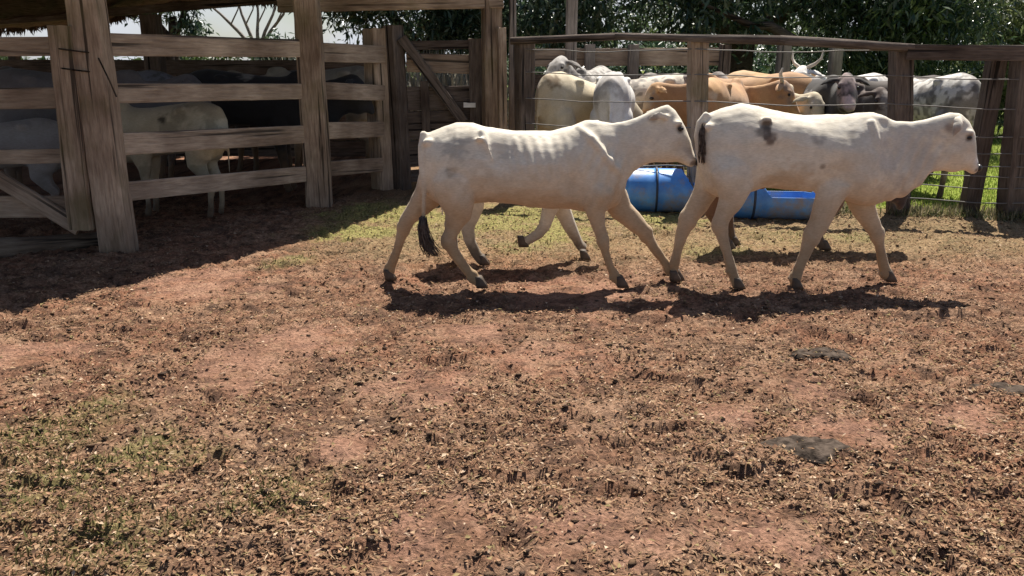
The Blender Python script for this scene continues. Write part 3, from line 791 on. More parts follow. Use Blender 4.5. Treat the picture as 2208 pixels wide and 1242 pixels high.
def folds(V, xn, zn):
    '''loose skin folds running down the neck to the dewlap'''
    x, z = V[:, 0], V[:, 2]; m = sst(x, xn - .22, xn - .08) * (1 - sst(x, xn + .12, xn + .28)) * (1 - sst(z, zn - .08, zn + .08)) * sst(z, .5, .62)
    return m * .006 * np.sin((x - .35 * (z - .8) + .03 * vn(V, 5, 31)) * 2 * np.pi / .085)
def dents(V, spots):
    o = np.zeros(len(V)); side = sst(np.abs(V[:, 1]), .05, .1)
    for (cx, _, cz), r, dp in spots:
        d = np.hypot(V[:, 0] - cx, (V[:, 2] - cz)) / r; o += dp * np.exp(-d * d * 2) * side
    return o
def joints(mb, legs):
    '''bony knees, hocks, fetlocks and dewclaws'''
    for k, (p, a, b) in enumerate(legs):
        m = len(p)
        for i, s_ in ((m - 2, 1.12), (m - 5 if k < 2 else m - 5, 1.12)):
            mb.ball(p[i], (a[i] * s_, b[i] * s_, a[i] * s_ * 1.3), 10, 6)
        q = p[m - 2]
        for e in (-1, 1): mb.ball((q[0] - a[m - 2] * 1.0, q[1] + e * .016, q[2] - .012), (.012, .010, .016), 8, 5)
def finish(root, me, spec, extra=None):
    V = verts_of(me)
    if extra is not None:
        Nn = np.empty(len(V) * 3, np.float32); me.vertices.foreach_get('normal', Nn); V2 = V + Nn.reshape(-1, 3) * extra(V)[:, None]
        me.vertices.foreach_set('co', V2.astype(np.float32).ravel()); me.update()
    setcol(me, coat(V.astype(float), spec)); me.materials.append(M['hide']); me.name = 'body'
    o = bpy.data.objects.new('body', me); o.parent = root; col.objects.link(o); return o

# ---- first walking calf (left)
def calf_one():
    Yc = 6.07; x0 = At(990, 400, Yc).x
    S = [(909, 308, 912, 390, .06), (922, 286, 920, 425, .12), (948, 277, 945, 442, .165), (985, 264, 985, 446, .195), (1022, 266, 1022, 440, .195), (1050, 274, 1050, 437, .195), (1090, 279, 1090, 440, .205), (1140, 281, 1140, 446, .215), (1190, 281, 1190, 449, .21), (1232, 272, 1232, 452, .19), (1260, 259, 1262, 458, .175), (1290, 256, 1300, 458, .155), (1315, 262, 1335, 440, .125), (1330, 268, 1350, 412, .085)]
    Nk = [(1290, 258, 1325, 430, .09), (1322, 264, 1348, 396, .08), (1352, 258, 1366, 372, .072), (1385, 246, 1388, 356, .07), (1412, 235, 1406, 350, .076), (1440, 224, 1420, 350, .09), (1456, 237, 1430, 350, .098), (1470, 256, 1442, 349, .095), (1479, 278, 1452, 348, .08), (1486, 303, 1462, 348, .063), (1491, 322, 1470, 350, .055), (1498, 338, 1477, 354, .056), (1500, 348, 1484, 357, .048)]
    root = empty('calf', (x0, Yc, 0), 'skinny white calf walking at the rear with its head lowered behind the other calf', 'calf', 'calves walking across the yard')
    S_ = sections(S, Yc, x0); N_ = sections(Nk, Yc, x0)
    mb = MB(); loft(mb, S_, taper=.0, roof=.52); loft(mb, N_, taper=.12)
    def L(px, py, lat): p = At(px, py, Yc + lat); return (p.x - x0, lat, p.z)
    legs = []
    # near hind (B)
    legs.append(leg_px(Yc, x0, -.115, [(962, 330, 78), (978, 385, 92), (985, 432, 78), (988, 468, 56), (974, 500, 40), (966, 522, 35), (980, 550, 27), (1000, 578, 25), (1020, 602, 27), (1034, 617, 24)], .8))
    # far hind (A)
    legs.append(leg_px(Yc, x0, .115, [(950, 330, 70), (945, 385, 80), (925, 425, 66), (900, 455, 46), (880, 482, 36), (871, 505, 31), (862, 535, 24), (852, 568, 22), (841, 598, 26), (838, 615, 24)], .8))
    # near fore (C)
    legs.append(leg_px(Yc, x0, -.105, [(1270, 350, 60), (1288, 420, 62), (1283, 458, 40), (1291, 490, 32), (1300, 520, 30), (1305, 545, 22), (1314, 575, 20), (1325, 600, 24), (1337, 616, 22)], .85))
    # far fore (D), stretched forward
    legs.append(leg_px(Yc, x0, .105, [(1305, 370, 60), (1325, 425, 60), (1340, 455, 50), (1368, 482, 40), (1392, 508, 33), (1408, 535, 25), (1428, 562, 22), (1444, 586, 26), (1458, 602, 22)], .85))
    for p, a, b in legs: mb.tube(p, a, b)
    joints(mb, legs)
    # hip bone, pin bone, shoulder blade ridge, hump
    for (px, py, lat, r) in [(1036, 296, .15, .022), (927, 306, .08, .03), (985, 282, .0, .045)]:
        for s_ in ((-1, 1) if lat else (1,)): q = L(px, py, 0); mb.ball((q[0], s_ * lat, q[2]), (r * 1.4, r, r))
    for s_ in (-1, 1):
        pts = []
        for px, py in [(1246, 276), (1272, 296), (1300, 328), (1322, 356), (1332, 374)]:
            q = L(px, py, 0); pts.append((q[0], s_ * (side_lat(S_, q[0], q[2]) * .96), q[2]))
        mb.tube(pts, [.026, .036, .036, .038, .042], n=8)
        pts = []
        for px, py in [(1040, 284), (1052, 308), (1064, 336)]:
            q = L(px, py, 0); pts.append((q[0], s_ * (side_lat(S_, q[0], q[2]) * .99), q[2]))
        mb.tube(pts, [.026, .024, .018], n=8)
    q = L(1278, 272, 0); mb.ball(q, (.11, .06, .045))
    # ears, folded back
    for s_ in (-1, 1):
        a = L(1436, 252, 0); b = L(1416, 246, 0); c = L(1393, 256, 0)
        mb.tube([(a[0], s_ * .075, a[2]), (b[0], s_ * .115, b[2]), ((b[0] + c[0]) / 2, s_ * .125, (b[2] + c[2]) / 2), (c[0], s_ * .11, c[2])], [.022, .034, .03, .01], [.014, .014, .013, .008], n=10)
        e = L(1461, 268, 0); mb.ball((e[0] - .01, s_ * .082, e[2] + .012), (.035, .022, .022))   # brow
        n_ = L(1496, 343, 0); mb.ball((n_[0] - .01, s_ * .028, n_[2]), (.022, .018, .02))
    # tail
    tp = [(914, 288, 16), (909, 320, 15), (911, 370, 13), (914, 420, 12), (913, 460, 11), (912, 490, 10)]
    mb.tube([L(a, b, -.02 - .03 * i) for i, (a, b, _) in enumerate(tp)], [wd / 2 / FPX * Yc for _, _, wd in tp], n=10)
    me = remesh(mb, .0105, 4)
    lp = lambda px, py: L(px, py, 0)
    def ribs(V):
        x = V[:, 0]; z = V[:, 2]; a = At(1085, 300, Yc).x - x0; b = At(1240, 300, Yc).x - x0
        m = sst(x, a, a + .08) * (1 - sst(x, b - .06, b)) * sst(z, .72, .86) * (1 - sst(z, 1.05, 1.1)) * (np.abs(V[:, 1]) > .08)
        ph = (x + .25 * (z - .9)) * 2 * np.pi / .07
        return m * .0026 * np.sin(ph) * (.3 + 1.4 * vn(V, 4, 77)) + (vn(V, 5, 2) - .5) * .022 * sst(z, .3, .5) + (vn(V, 12, 12) - .5) * .008 + (vn(V, 30, 4) - .5) * .003 + folds(V, .98, 1.0) + dents(V, [(lp(1078, 335), .17, -.034), (lp(1015, 330), .13, -.014), (lp(1232, 395), .12, -.018), (lp(1290, 400), .13, .018), (lp(960, 400), .15, .016), (lp(1000, 440), .10, .012), (lp(1330, 330), .12, -.012), (lp(1425, 320), .07, .010), (lp(1466, 315), .06, -.010)])
    spec = dict(base=WHITE, belly_bounce=((.46, .31, .17), .56, .72), patches=[(lp(985, 318), .11, (.42, .39, .34), .75), (lp(975, 365), .05, (.22, .17, .12), .6), (lp(1010, 372), .16, (.6, .53, .43), .5), (lp(1150, 390), .5, (.64, .58, .49), .35), (lp(1370, 300), .22, (.62, .58, .52), .5), (lp(1460, 300), .12, (.64, .57, .48), .5), (lp(1500, 352), .032, (.05, .04, .04), .9), (lp(1404, 254), .04, (.3, .24, .2), .7), (lp(1463, 276), .034, (.10, .08, .07), .95), (lp(1497, 339), .016, (.03, .025, .025), 1), (lp(1490, 350), .022, (.12, .09, .08), .8), (lp(912, 470), .07, (.3, .27, .23), .7), (lp(1484, 326), .05, (.5, .44, .4), .5), (lp(1090, 325), .05, (.5, .47, .42), .5)])
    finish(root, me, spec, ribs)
    nose(root, L(1502, 349, 0)); e = L(1463, 276, 0); eyes_(root, (e[0], e[2]), .090, .018)
    hooves(root, [(p[-1], 0.0) for p, _, _ in legs])
    q = L(912, 480, -.17)
    tuft(root, None, [L(912, 470, -.17), L(911, 490, -.18), L(916, 510, -.18), L(921, 528, -.18), L(929, 541, -.17), L(934, 551, -.17)], M['tuft'], 150, .022)
calf_one()

# ---- second walking calf (right)
Y2 = 6.03; X2 = At(1597, 400, Y2).x
S2m = sections(SECT2, Y2, X2); N2m = sections(NECK2, Y2, X2)
def L2(px, py, lat=0.0): p = At(px, py, Y2 + lat); return (p.x - X2, lat, p.z)
def head_bits(mb, ears=True, xf=None, ear_lat=.12, drop=0.0):
    for s_ in (-1, 1):
        a = L2(2056, 258); b = L2(2046, 262); c = L2(2036, 284)
        if ears == 'fold':
            mb.tube([(a[0] + .01, s_ * .075, a[2] + .012), (b[0], s_ * .13, b[2] + .01), ((b[0] + c[0]) / 2 - .01, s_ * .165, (b[2] + c[2]) / 2), (c[0] - .02, s_ * .17, c[2] - .02)], [.026, .042, .036, .01], [.014, .014, .013, .008], n=10)
        elif ears:
            mb.tube([(a[0], s_ * .07, a[2] - .02), (a[0] - .03, s_ * .15, a[2] - .03), (a[0] - .05, s_ * .21, a[2] - .05), (a[0] - .07, s_ * .26, a[2] - .08)], [.025, .045, .04, .012], [.016, .016, .014, .008], n=10)
        e = L2(2078, 288); mb.ball((e[0] - .01, s_ * .082, e[2] + .012), (.035, .022, .022))
        n_ = L2(2104, 358); mb.ball((n_[0] - .01, s_ * .028, n_[2]), (.022, .018, .02))
def calf_two():
    root = empty('calf', (X2, Y2, 0), 'white calf with dark grey flank smudges leading the walk at the right', 'calf', 'calves walking across the yard')
    mb = MB(); loft(mb, S2m, taper=.0, roof=.52); loft(mb, N2m, taper=.12)
    legs = []
    legs.append(leg_px(Y2, X2, -.115, [(1560, 300, 84), (1578, 360, 96), (1585, 405, 72), (1575, 435, 50), (1560, 462, 42), (1553, 482, 38), (1558, 510, 27), (1568, 545, 24), (1578, 580, 26), (1589, 612, 25)], .8))
    legs.append(leg_px(Y2, X2, .115, [(1548, 310, 74), (1540, 365, 80), (1522, 410, 56), (1505, 440, 46), (1484, 468, 40), (1471, 500, 30), (1462, 530, 25), (1455, 560, 24), (1452, 590, 22)], .8))
    legs.append(leg_px(Y2, X2, -.105, [(1805, 330, 70), (1800, 400, 78), (1783, 440, 58), (1768, 480, 46), (1750, 515, 40), (1738, 545, 30), (1724, 580, 27), (1715, 605, 29), (1713, 622, 26)], .85))
    legs.append(leg_px(Y2, X2, .105, [(1840, 360, 64), (1850, 420, 62), (1862, 458, 46), (1880, 490, 38), (1891, 512, 34), (1896, 540, 25), (1902, 575, 24), (1908, 600, 27), (1914, 612, 24)], .85))
    for p, a, b in legs: mb.tube(p, a, b)
    joints(mb, legs)
    for (px, py, lat, r) in [(1640, 256, .14, .024), (1523, 272, .08, .03), (1597, 242, .0, .045)]:
        for s_ in ((-1, 1) if lat else (1,)): q = L2(px, py); mb.ball((q[0], s_ * lat, q[2]), (r * 1.4, r, r))
    for s_ in (-1, 1):
        pts = []
        for px, py in [(1868, 262), (1872, 300), (1866, 340), (1864, 378)]:
            q = L2(px, py); pts.append((q[0], s_ * (side_lat(S2m, q[0], q[2]) * .93), q[2]))
        mb.tube(pts, [.026, .036, .04, .034], n=8)
    q = L2(1885, 260); mb.ball(q, (.11, .065, .045))
    head_bits(mb, 'fold')
    tp = [(1524, 247, 18), (1509, 266, 18), (1502, 295, 16), (1503, 322, 14), (1507, 345, 12), (1511, 360, 9)]
    mb.tube([L2(a, b, -.02) for a, b, _ in tp], [wd / 2 / FPX * Y2 for _, _, wd in tp], n=10)
    me = remesh(mb, .0105, 4)
    def ex(V): return (vn(V, 5, 6) - .5) * .022 * sst(V[:, 2], .3, .5) + (vn(V, 12, 16) - .5) * .008 + (vn(V, 30, 14) - .5) * .003 + folds(V, 1.2, 1.05) + dents(V, [(L2(1672, 320), .16, -.026), (L2(1615, 320), .12, -.010), (L2(1795, 370), .12, -.018), (L2(1845, 385), .14, .02), (L2(1562, 380), .15, .016), (L2(1905, 330), .13, -.012), (L2(2045, 330), .08, .010), (L2(2078, 330), .06, -.010)])
    g_ = (.10, .085, .075); gg = (.33, .30, .27)
    spec = dict(base=WHITE, belly_bounce=((.47, .33, .195), .54, .66), patches=[(L2(1850, 330), .3, (.6, .57, .52), .45), (L2(1960, 320), .28, (.55, .52, .48), .7), (L2(2060, 310), .13, (.6, .54, .47), .5), (L2(1640, 262), .045, g_, .9), (L2(1645, 298), .055, (.14, .10, .08), .9), (L2(1632, 282), .05, g_, .7), (L2(1738, 300), .045, gg, .6), (L2(1728, 278), .03, gg, .5), (L2(1757, 290), .03, gg, .5), (L2(1820, 288), .035, gg, .5), (L2(1752, 352), .022, g_, .6), (L2(1690, 390), .16, (.55, .42, .28), .55), (L2(1560, 350), .2, (.62, .57, .5), .4), (L2(1850, 275), .02, g_, .3), (L2(2107, 360), .026, (.05, .04, .04), .9), (L2(2100, 345), .04, (.8, .78, .78), .6), (L2(2036, 276), .04, (.28, .22, .19), .7), (L2(2076, 295), .034, (.10, .08, .07), .95), (L2(2104, 352), .016, (.03, .025, .025), 1), (L2(2098, 366), .02, (.12, .09, .08), .8)])  # pale muzzle patch paints in the sunlit highlight
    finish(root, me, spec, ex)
    tuft(root, None, [L2(1517, 268, -.075), L2(1515, 290, -.09), L2(1514, 312, -.095), L2(1514, 332, -.095), L2(1515, 350, -.09)], M['tuft'], 60, .009)  # dark tail hair, also standing in for the shadowed gap at the rump
    nose(root, L2(2109, 362)); e = L2(*EYE2); eyes_(root, (e[0], e[2]), .090, .018)
    hooves(root, [(p[-1], 0.0) for p, _, _ in legs])
calf_two()

# ---- generic beast built from the same anatomy
STAND = [('h', [(-.10, .86, .14), (-.03, .70, .155), (.0, .60, .11), (-.08, .47, .065), (-.15, .40, .052), (-.135, .27, .036), (-.12, .12, .036), (-.10, .03, .042)]),
         ('f', [(.66, .82, .11), (.66, .66, .115), (.64, .53, .075), (.655, .42, .055), (.665, .33, .048), (.665, .2, .034), (.67, .1, .038), (.69, .03, .042)])]
def beast(name, loc, rz, scale, spec, label, cat, group, neck=(0, 0), voxel=.02, horns=0.0, legs=None, hoof=False, tail=True, tufted=True, fat=1.0, ears=True, hump=True):
    root = empty(name, loc, label, cat, group, rz)
    pitch, yaw = neck; piv = Vector((.95, 0, .86))
    def xf(p):
        p = Vector(p); f = float(sst(np.array([p.x]), .82, 1.22)[0])
        if f > 0 and (pitch or yaw):
            d = p - piv; d = Matrix.Rotation(-pitch * f, 3, 'Y') @ d; d = Matrix.Rotation(yaw * f, 3, 'Z') @ d; p = piv + d
        return p
    mb = MB()
    Sx = [(a, b, hw * fat) for a, b, hw in S2m]
    loft(mb, Sx, taper=.0, roof=.3); loft(mb, N2m, taper=.12); head_bits(mb, ears)
    if hump: mb.ball((L2(1885, 252)[0], 0, L2(1885, 252)[2]), (.13, .07, .07))
    for s_ in (-1, 1): mb.ball((L2(1640, 254)[0], s_ * .14, L2(1640, 254)[2]), (.07, .045, .04))
    feet = []
    if legs is None:
        for i, (kd, pts) in enumerate(STAND):
            for s_ in (-1, 1):
                dx = random.uniform(-.08, .08)
                P = [(x + dx * (1 - z / .86) , s_ * (.115 if kd == 'h' else .105), z) for x, z, _ in pts]; ra = [r for _, _, r in pts]
                mb.tube(P, ra, [r * .75 for r in ra]); feet.append(P[-1])
    else:
        for P, ra in legs:
            mb.tube(P, ra, [r * .8 for r in ra]); feet.append(P[-1])
    if tail:
        tp = [(-.27, 1.17), (-.325, 1.08), (-.335, .95), (-.33, .8), (-.325, .62), (-.32, .5)]
        mb.tube([(x, 0, z) for x, z in tp], [.026, .025, .021, .018, .016, .014], n=8)
    mb.v = [np.array([xf(p) for p in mb.verts()]) ]
    me = remesh(mb, voxel / scale, 3)
    V = verts_of(me); Vn = V.astype(float)
    spec = dict(spec, patches=[(tuple(xf(c)), r, q, st, 1) if c[0] > 1.1 else (c, r, q, st) for c, r, q, st in spec.get('patches', [])])
    body = finish(root, me, spec, lambda q: (vn(q, 6, 6) - .5) * .012)
    me.vertices.foreach_set('co', (verts_of(me) * scale).ravel()); me.update()
    e = L2(*EYE2)
    for s_ in (-1, 1):
        m2 = MB(); m2.ball((0, 0, 0), (.026 * scale, .016 * scale, .018 * scale), 10, 6); m2.build('eye', M['eye'], root, loc=xf((e[0], s_ * .092, e[2])) * scale)
    if horns:
        a = L2(2058, 244)
        for s_ in (-1, 1):
            m2 = MB(); P = [xf((a[0], s_ * .055, a[2] - .02)), xf((a[0] - .01, s_ * (.055 + .4 * horns), a[2] + .15 * horns)), xf((a[0] - .02, s_ * (.06 + .65 * horns), a[2] + .5 * horns)), xf((a[0] + .0, s_ * (.06 + .7 * horns), a[2] + horns))]
            m2.tube([p * scale for p in P], [.024 * scale, .021 * scale, .015 * scale, .005], n=8); m2.build('horn', M['horn'], root)
    if hoof: hooves(root, [((x * scale, y * scale, max(.03, z * scale)), 0.0) for x, y, z in feet])
    if tail and tufted:
        tuft(root, None, [Vector(q) * scale for q in [(-.32, 0, .53), (-.32, 0, .47), (-.325, 0, .4), (-.33, 0, .33), (-.33, 0, .27)]], M['tuft'], 50, .016)
    return root

def place(px, Yd): p = At(px, 300, Yd); return Vector((p.x, Yd, 0))
CREAM = (.58, .5, .36); TAN = (.42, .24, .12); ORANGE = (.46, .26, .13); GREY = (.3, .28, .27); BLACK = (.022, .018, .018); BROWN = (.13, .065, .035)
# third and fourth walking calves, behind the first two
k3 = .78; L3 = place(1020, 6.78)
def lg3(pts, lat):
    P = []; ra = []
    for px, py, wpx in pts:
        q = At(px, py, L3.y + lat); P.append(((q.x - L3.x) / k3, lat / k3, q.z / k3)); ra.append(wpx / 2 / FPX * L3.y / k3)
    if P[-1][2] < .12:
        dz = P[-1][2] - .04; P = [(x, y, z - dz * (i / (len(P) - 1)) ** 2) for i, (x, y, z) in enumerate(P)]
    return P, ra
legs3 = [lg3([(1010, 350, 80), (1012, 410, 70), (1018, 450, 50), (1008, 490, 32), (1013, 520, 26), (1026, 548, 24), (1040, 566, 22)], -.09), lg3([(1000, 350, 70), (1000, 410, 60), (990, 450, 44), (972, 490, 30), (975, 520, 24), (978, 548, 22), (985, 572, 20)], .09),
         lg3([(1200, 360, 60), (1206, 420, 54), (1214, 455, 38), (1226, 490, 30), (1237, 520, 24), (1247, 550, 22), (1258, 568, 22)], .09), lg3([(1195, 360, 60), (1192, 420, 50), (1184, 455, 34), (1174, 488, 27), (1160, 505, 22), (1142, 516, 20), (1124, 524, 20)], -.09)]
beast('calf', L3, 0, k3, dict(base=(.66, .61, .53), leg=(.3, .24, .17)), 'small pale calf mostly hidden behind the rear calf, one foreleg lifted', 'calf', 'calves walking across the yard', neck=(R(12), R(40)), voxel=.013, legs=legs3, hoof=True, ears='fold', tufted=False)
k4 = .80; L4 = place(1655, 7.35)
def lg4(pts, lat):
    P = []; ra = []
    for px, py, wpx in pts:
        q = At(px, py, L4.y + lat); P.append(((q.x - L4.x) / k4, lat / k4, q.z / k4)); ra.append(wpx / 2 / FPX * L4.y / k4)
    if P[-1][2] < .12:
        dz = P[-1][2] - .04; P = [(x, y, z - dz * (i / (len(P) - 1)) ** 2) for i, (x, y, z) in enumerate(P)]
    return P, ra
legs4 = [lg4([(1560, 340, 70), (1560, 390, 66), (1545, 430, 46), (1535, 462, 34), (1552, 490, 26), (1562, 520, 22), (1572, 540, 20)], -.09), lg4([(1565, 340, 70), (1570, 390, 60), (1572, 430, 44), (1565, 462, 30), (1570, 490, 24), (1575, 520, 22), (1582, 538, 20)], .09),
         lg4([(1800, 350, 66), (1804, 400, 58), (1798, 440, 42), (1776, 475, 28), (1762, 505, 24), (1767, 525, 22), (1777, 535, 22)], -.09), lg4([(1800, 350, 60), (1790, 410, 50), (1772, 450, 34), (1756, 490, 26), (1745, 520, 22), (1740, 540, 20), (1738, 552, 20)], .09)]
beast('calf', L4, 0, k4, dict(base=(.17, .09, .055), leg=(.14, .09, .06), patches=[(L2(2085, 345), .27, (.035, .028, .035), .97)]), 'brown calf hidden behind the leading calf, only its dark muzzle and legs showing', 'calf', 'calves walking across the yard', neck=(R(-36), 0), voxel=.013, legs=legs4, hoof=True, ears='fold', tufted=False)

GR = 'cattle standing in the right pen'
SPK = [(9, .5, (.16, .14, .13), .75), (22, .55, (.12, .11, .1), .7)]
def B(px, Yd, rz, sc_, spec, label, group=GR, **kw): return beast('cow', place(px, Yd), R(rz), sc_, spec, label, 'cow', group, **kw)
B(1192, 10.5, 42, 1.15, dict(base=CREAM, patches=[(L2(1535, 262), .08, (.16, .1, .05), .8)], spots=[(5, .62, (.5, .45, .36), .5)]), 'cream cow facing right with a brown patch near its tail, behind the leftmost fence wires', neck=(R(-35), 0), tufted=True).rotation_euler.y = R(7)
B(1318, 10.35, 80, 1.15, dict(base=(.74, .73, .71), patches=[(L2(1545, 300), .13, (.3, .28, .27), .6)], spots=[(4, .66, (.35, .32, .3), .7)]), 'bright white cow with grey smudges turned away, right of the cream cow', neck=(R(-50), 0), tufted=False)
B(1685, 11.5, 168, 1.14, dict(base=TAN, spots=[(3.5, .6, (.55, .33, .16), .7)], patches=[(L2(2080, 310), .17, (.34, .28, .22), .8)]), 'tan cow facing left with a greyish face, left of the middle fence post', neck=(R(-8), R(15)))
B(1530, 10.15, 60, 1.1, dict(base=ORANGE, patches=[(L2(2070, 290), .16, (.27, .2, .16), .85), (L2(2102, 355), .06, (.5, .4, .35), .7), (L2(1520, 280), .05, (.7, .62, .5), .5)], spots=[(4, .62, (.56, .34, .16), .6)]), 'orange brown horned cow facing right behind the leading calf', neck=(R(2), R(-75)), horns=.13)
B(1650, 12.3, 268, 1.04, dict(base=CREAM, patches=[(L2(2070, 290), .2, (.68, .6, .47), .7)]), 'cream cow half hidden between the orange cow and the white horned cow', neck=(R(-6), R(20)))
B(1865, 12.9, 205, 1.12, dict(base=(.74, .71, .68), spots=[(4, .66, (.4, .36, .33), .6)]), 'white cow holding up its pale horned head beside the black cow', neck=(R(20), R(20)), horns=.2)
B(1722, 11.9, -88, 1.13, dict(base=BLACK, patches=[(L2(2065, 290), .16, (.42, .32, .31), .85), (L2(2098, 345), .08, (.68, .52, .5), .9)], spots=[(5, .68, (.3, .28, .28), .7)]), 'black cow with a pinkish grey face looking toward the yard', neck=(R(8), R(-8)))
B(1990, 12.4, 175, 1.1, dict(base=(.05, .035, .03)), 'very dark brown cow behind the right fence post', neck=(R(-15), 0))
B(2050, 10.2, 98, 1.14, dict(base=(.66, .64, .6), spots=SPK), 'speckled grey and white cow turned away at the right end of the pen', neck=(R(-40), 0), tufted=False)
B(1290, 13.2, 250, 1.2, dict(base=(.42, .4, .38), spots=SPK), 'speckled grey cow with raised head at the back of the right pen', neck=(R(22), R(-20)))
B(1400, 13.2, 290, 1.12, dict(base=(.3, .26, .24), spots=SPK), 'grey brown cow facing the yard behind the tan cow', neck=(R(10), R(20)))
B(1600, 12.4, 15, 1.15, dict(base=(.5, .3, .14), spots=[(4, .6, (.6, .42, .25), .6)]), 'light tan cow behind the orange brown cow', neck=(R(-20), 0))
B(1768, 12.2, -84, 1.05, dict(base=(.09, .06, .05), spots=[(5, .62, (.4, .36, .33), .6)]), 'small dark brown cow between the black cow and the right fence post', neck=(R(0), 0))
B(1445, 12.3, 195, 1.12, dict(base=(.62, .56, .47), spots=SPK), 'pale speckled cow behind the tan cow', neck=(R(4), R(-30)))
GL = 'cattle standing in the shaded left pens'
B(430, 8.95, 172, .93, dict(base=(.55, .48, .36), patches=[(L2(1700, 290), .06, (.05, .04, .03), .9), (L2(1640, 280), .12, (.2, .17, .12), .6)], spots=[(4, .58, (.2, .18, .13), .5)], leg=(.4, .37, .3)), 'pale grey cow facing left, nearest behind the plank fence with its rump showing', GL, tufted=False)
B(330, 11.0, 190, 1.16, dict(base=(.26, .26, .3), spots=SPK), 'bluish grey cow behind the pale grey cow in the left pen', GL, neck=(R(12), R(30)))
B(470, 10.7, 5, 1.17, dict(base=(.03, .03, .035), patches=[(L2(1720, 245), .06, (.5, .48, .46), .6)]), 'black cow with a painted highlight along its back in the left pen', GL)  # pale back patch is a highlight put into the coat colour
B(640, 12.6, 170, 1.15, dict(base=(.05, .04, .04)), 'dark cow deep inside the shed behind the second thick post', GL)
B(60, 9.4, 20, 1.18, dict(base=(.17, .16, .17)), 'dark grey cow behind the upper boards of the left gate', GL)
B(80, 8.5, 200, .82, dict(base=(.32, .31, .32), spots=[(4, .6, (.3, .29, .29), .6)]), 'young grey cow low behind the left gate', GL)
B(770, 12.6, 185, 1.2, dict(base=(.4, .36, .3), spots=[(4, .6, (.25, .22, .19), .6)]), 'beige cow seen through the short plank fence section', GL)

# ------------------------------------------------------------------ trees and foliage
def crown(name, centers, nleaf, lmin, lmax, mat, parent=None, droop=.6, wid=.3, loc0=None, clump=.16, shell=.35):
    """centers: list of (c, (rx,ry,rz), weight); leaves grow in many small clumps through each volume"""
    loc0 = np.zeros(3) if loc0 is None else np.array(loc0)
    Ps = []; 
    tw = sum(c[2] for c in centers)
    for c, r, wgt in centers:
        k = int(nleaf * wgt / tw); nc = max(12, k // 26)
        d = rng.normal(0, 1, (nc, 3)); d /= np.linalg.norm(d, axis=1)[:, None]
        rad = (shell + (1 - shell) * rng.random(nc)) ** .6
        cc = np.array(c) + d * rad[:, None] * np.array(r) * (.82 + .36 * vn(d * 2.3 + 5, 1.3, 3))[:, None]
        sel = rng.integers(0, nc, k)
        Ps.append(cc[sel] + rng.normal(0, clump, (k, 3)) * np.array([1, 1, .75]) * np.mean(r) ** .4)
    P = np.concatenate(Ps) - loc0; k = len(P)
    az = rng.random(k) * 6.283; el = -droop + rng.normal(0, .5, k)
    D = np.stack([np.cos(az) * np.cos(el), np.sin(az) * np.cos(el), np.sin(el)], 1)
    U = rng.normal(0, .5, (k, 3)) + np.array([0, 0, 1.0]); U -= D * np.sum(U * D, 1)[:, None]; U /= np.linalg.norm(U, axis=1)[:, None]
    L = lmin + (lmax - lmin) * rng.random(k)
    return leaves_mesh(name, P, D, U, L, L * wid, mat, None, parent)
def tree(name, base, trunk_h, r, limbs, crowns, nleaf, lmin, lmax, mat, label, cat='tree', group=None, **kw):
    root = empty(name, base, label, cat, group); b = Vector(base)
    mb = MB(); h = trunk_h
    mb.tube([(0, 0, -.15), (.03, .02, h * .3), (-.04, .03, h * .65), (.02, 0, h)], [r * 1.35, r, r * .85, r * .7], n=12, side=(0, 1, 0))
    for p0, p1, p2, rr in limbs:
        mb.tube([Vector(p0) - b, (Vector(p0) * .4 + Vector(p1) * .6) - b + Vector((0, 0, .1)), Vector(p1) - b, Vector(p2) - b], [rr, rr * .8, rr * .6, rr * .25], n=8, side=(0.3, .9, .1))
    mb.build('trunk', M['bark'], root)
    crown('crown', crowns, nleaf, lmin, lmax, mat, root, loc0=base, **kw)
    return root
TB = 'trees behind the pens'
# big dark spreading tree over the right pen
c = place(1590, 17.5)
tree('shade_tree', c, 2.3, .3, [((c.x, 17.5, 1.8), (c.x - 1.5, 16.8, 2.9), (c.x - 3.3, 16.2, 3.4), .16), ((c.x, 17.5, 2.0), (c.x + 1.8, 17, 3.2), (c.x + 3, 16.6, 4), .16), (At(1715, 90, 15.2), At(1620, 55, 15.1), At(1515, 8, 15.0), .10)],
     [((c.x - 2.6, 16.9, 3.6), (2.4, 1.8, 1.7), 1.2), ((c.x + .3, 17, 3.9), (2.6, 2, 1.9), 1.2), ((c.x - 1.0, 15.6, 2.55), (1.1, .8, .7), .35), ((c.x + 1.9, 15.9, 2.75), (1.5, 1.0, .8), .5), ((c.x - 3.6, 16.2, 2.5), (1.0, .9, .7), .35), ((c.x, 17.6, 5.6), (3.4, 2.2, 1.6), .8)], 23000, .13, .24, M['leaf_dark'],
     'big dark leafy tree spreading low over the right pen behind the middle fence post', group=TB)
c = place(1905, 17.2)
tree('shade_tree', c, 2.0, .22, [((c.x, 17.2, 1.5), (c.x - 1, 17, 2.7), (c.x - 1.8, 16.6, 3.5), .12), ((c.x, 17.2, 1.5), (c.x + .8, 17.2, 2.8), (c.x + 1.4, 17, 3.8), .12)],
     [((c.x - .3, 17, 2.9), (2.1, 1.5, 1.7), 1.2), ((c.x - .1, 16.6, 1.9), (1.7, 1.0, .9), .6), ((c.x + .4, 17.6, 4.6), (2.3, 2, 1.6), .7)], 18000, .12, .26, M['leaf_dark'],
     'dark tree with long narrow leaves behind the right part of the wire fence', group=TB, wid=.2)
c = place(2230, 19.5)
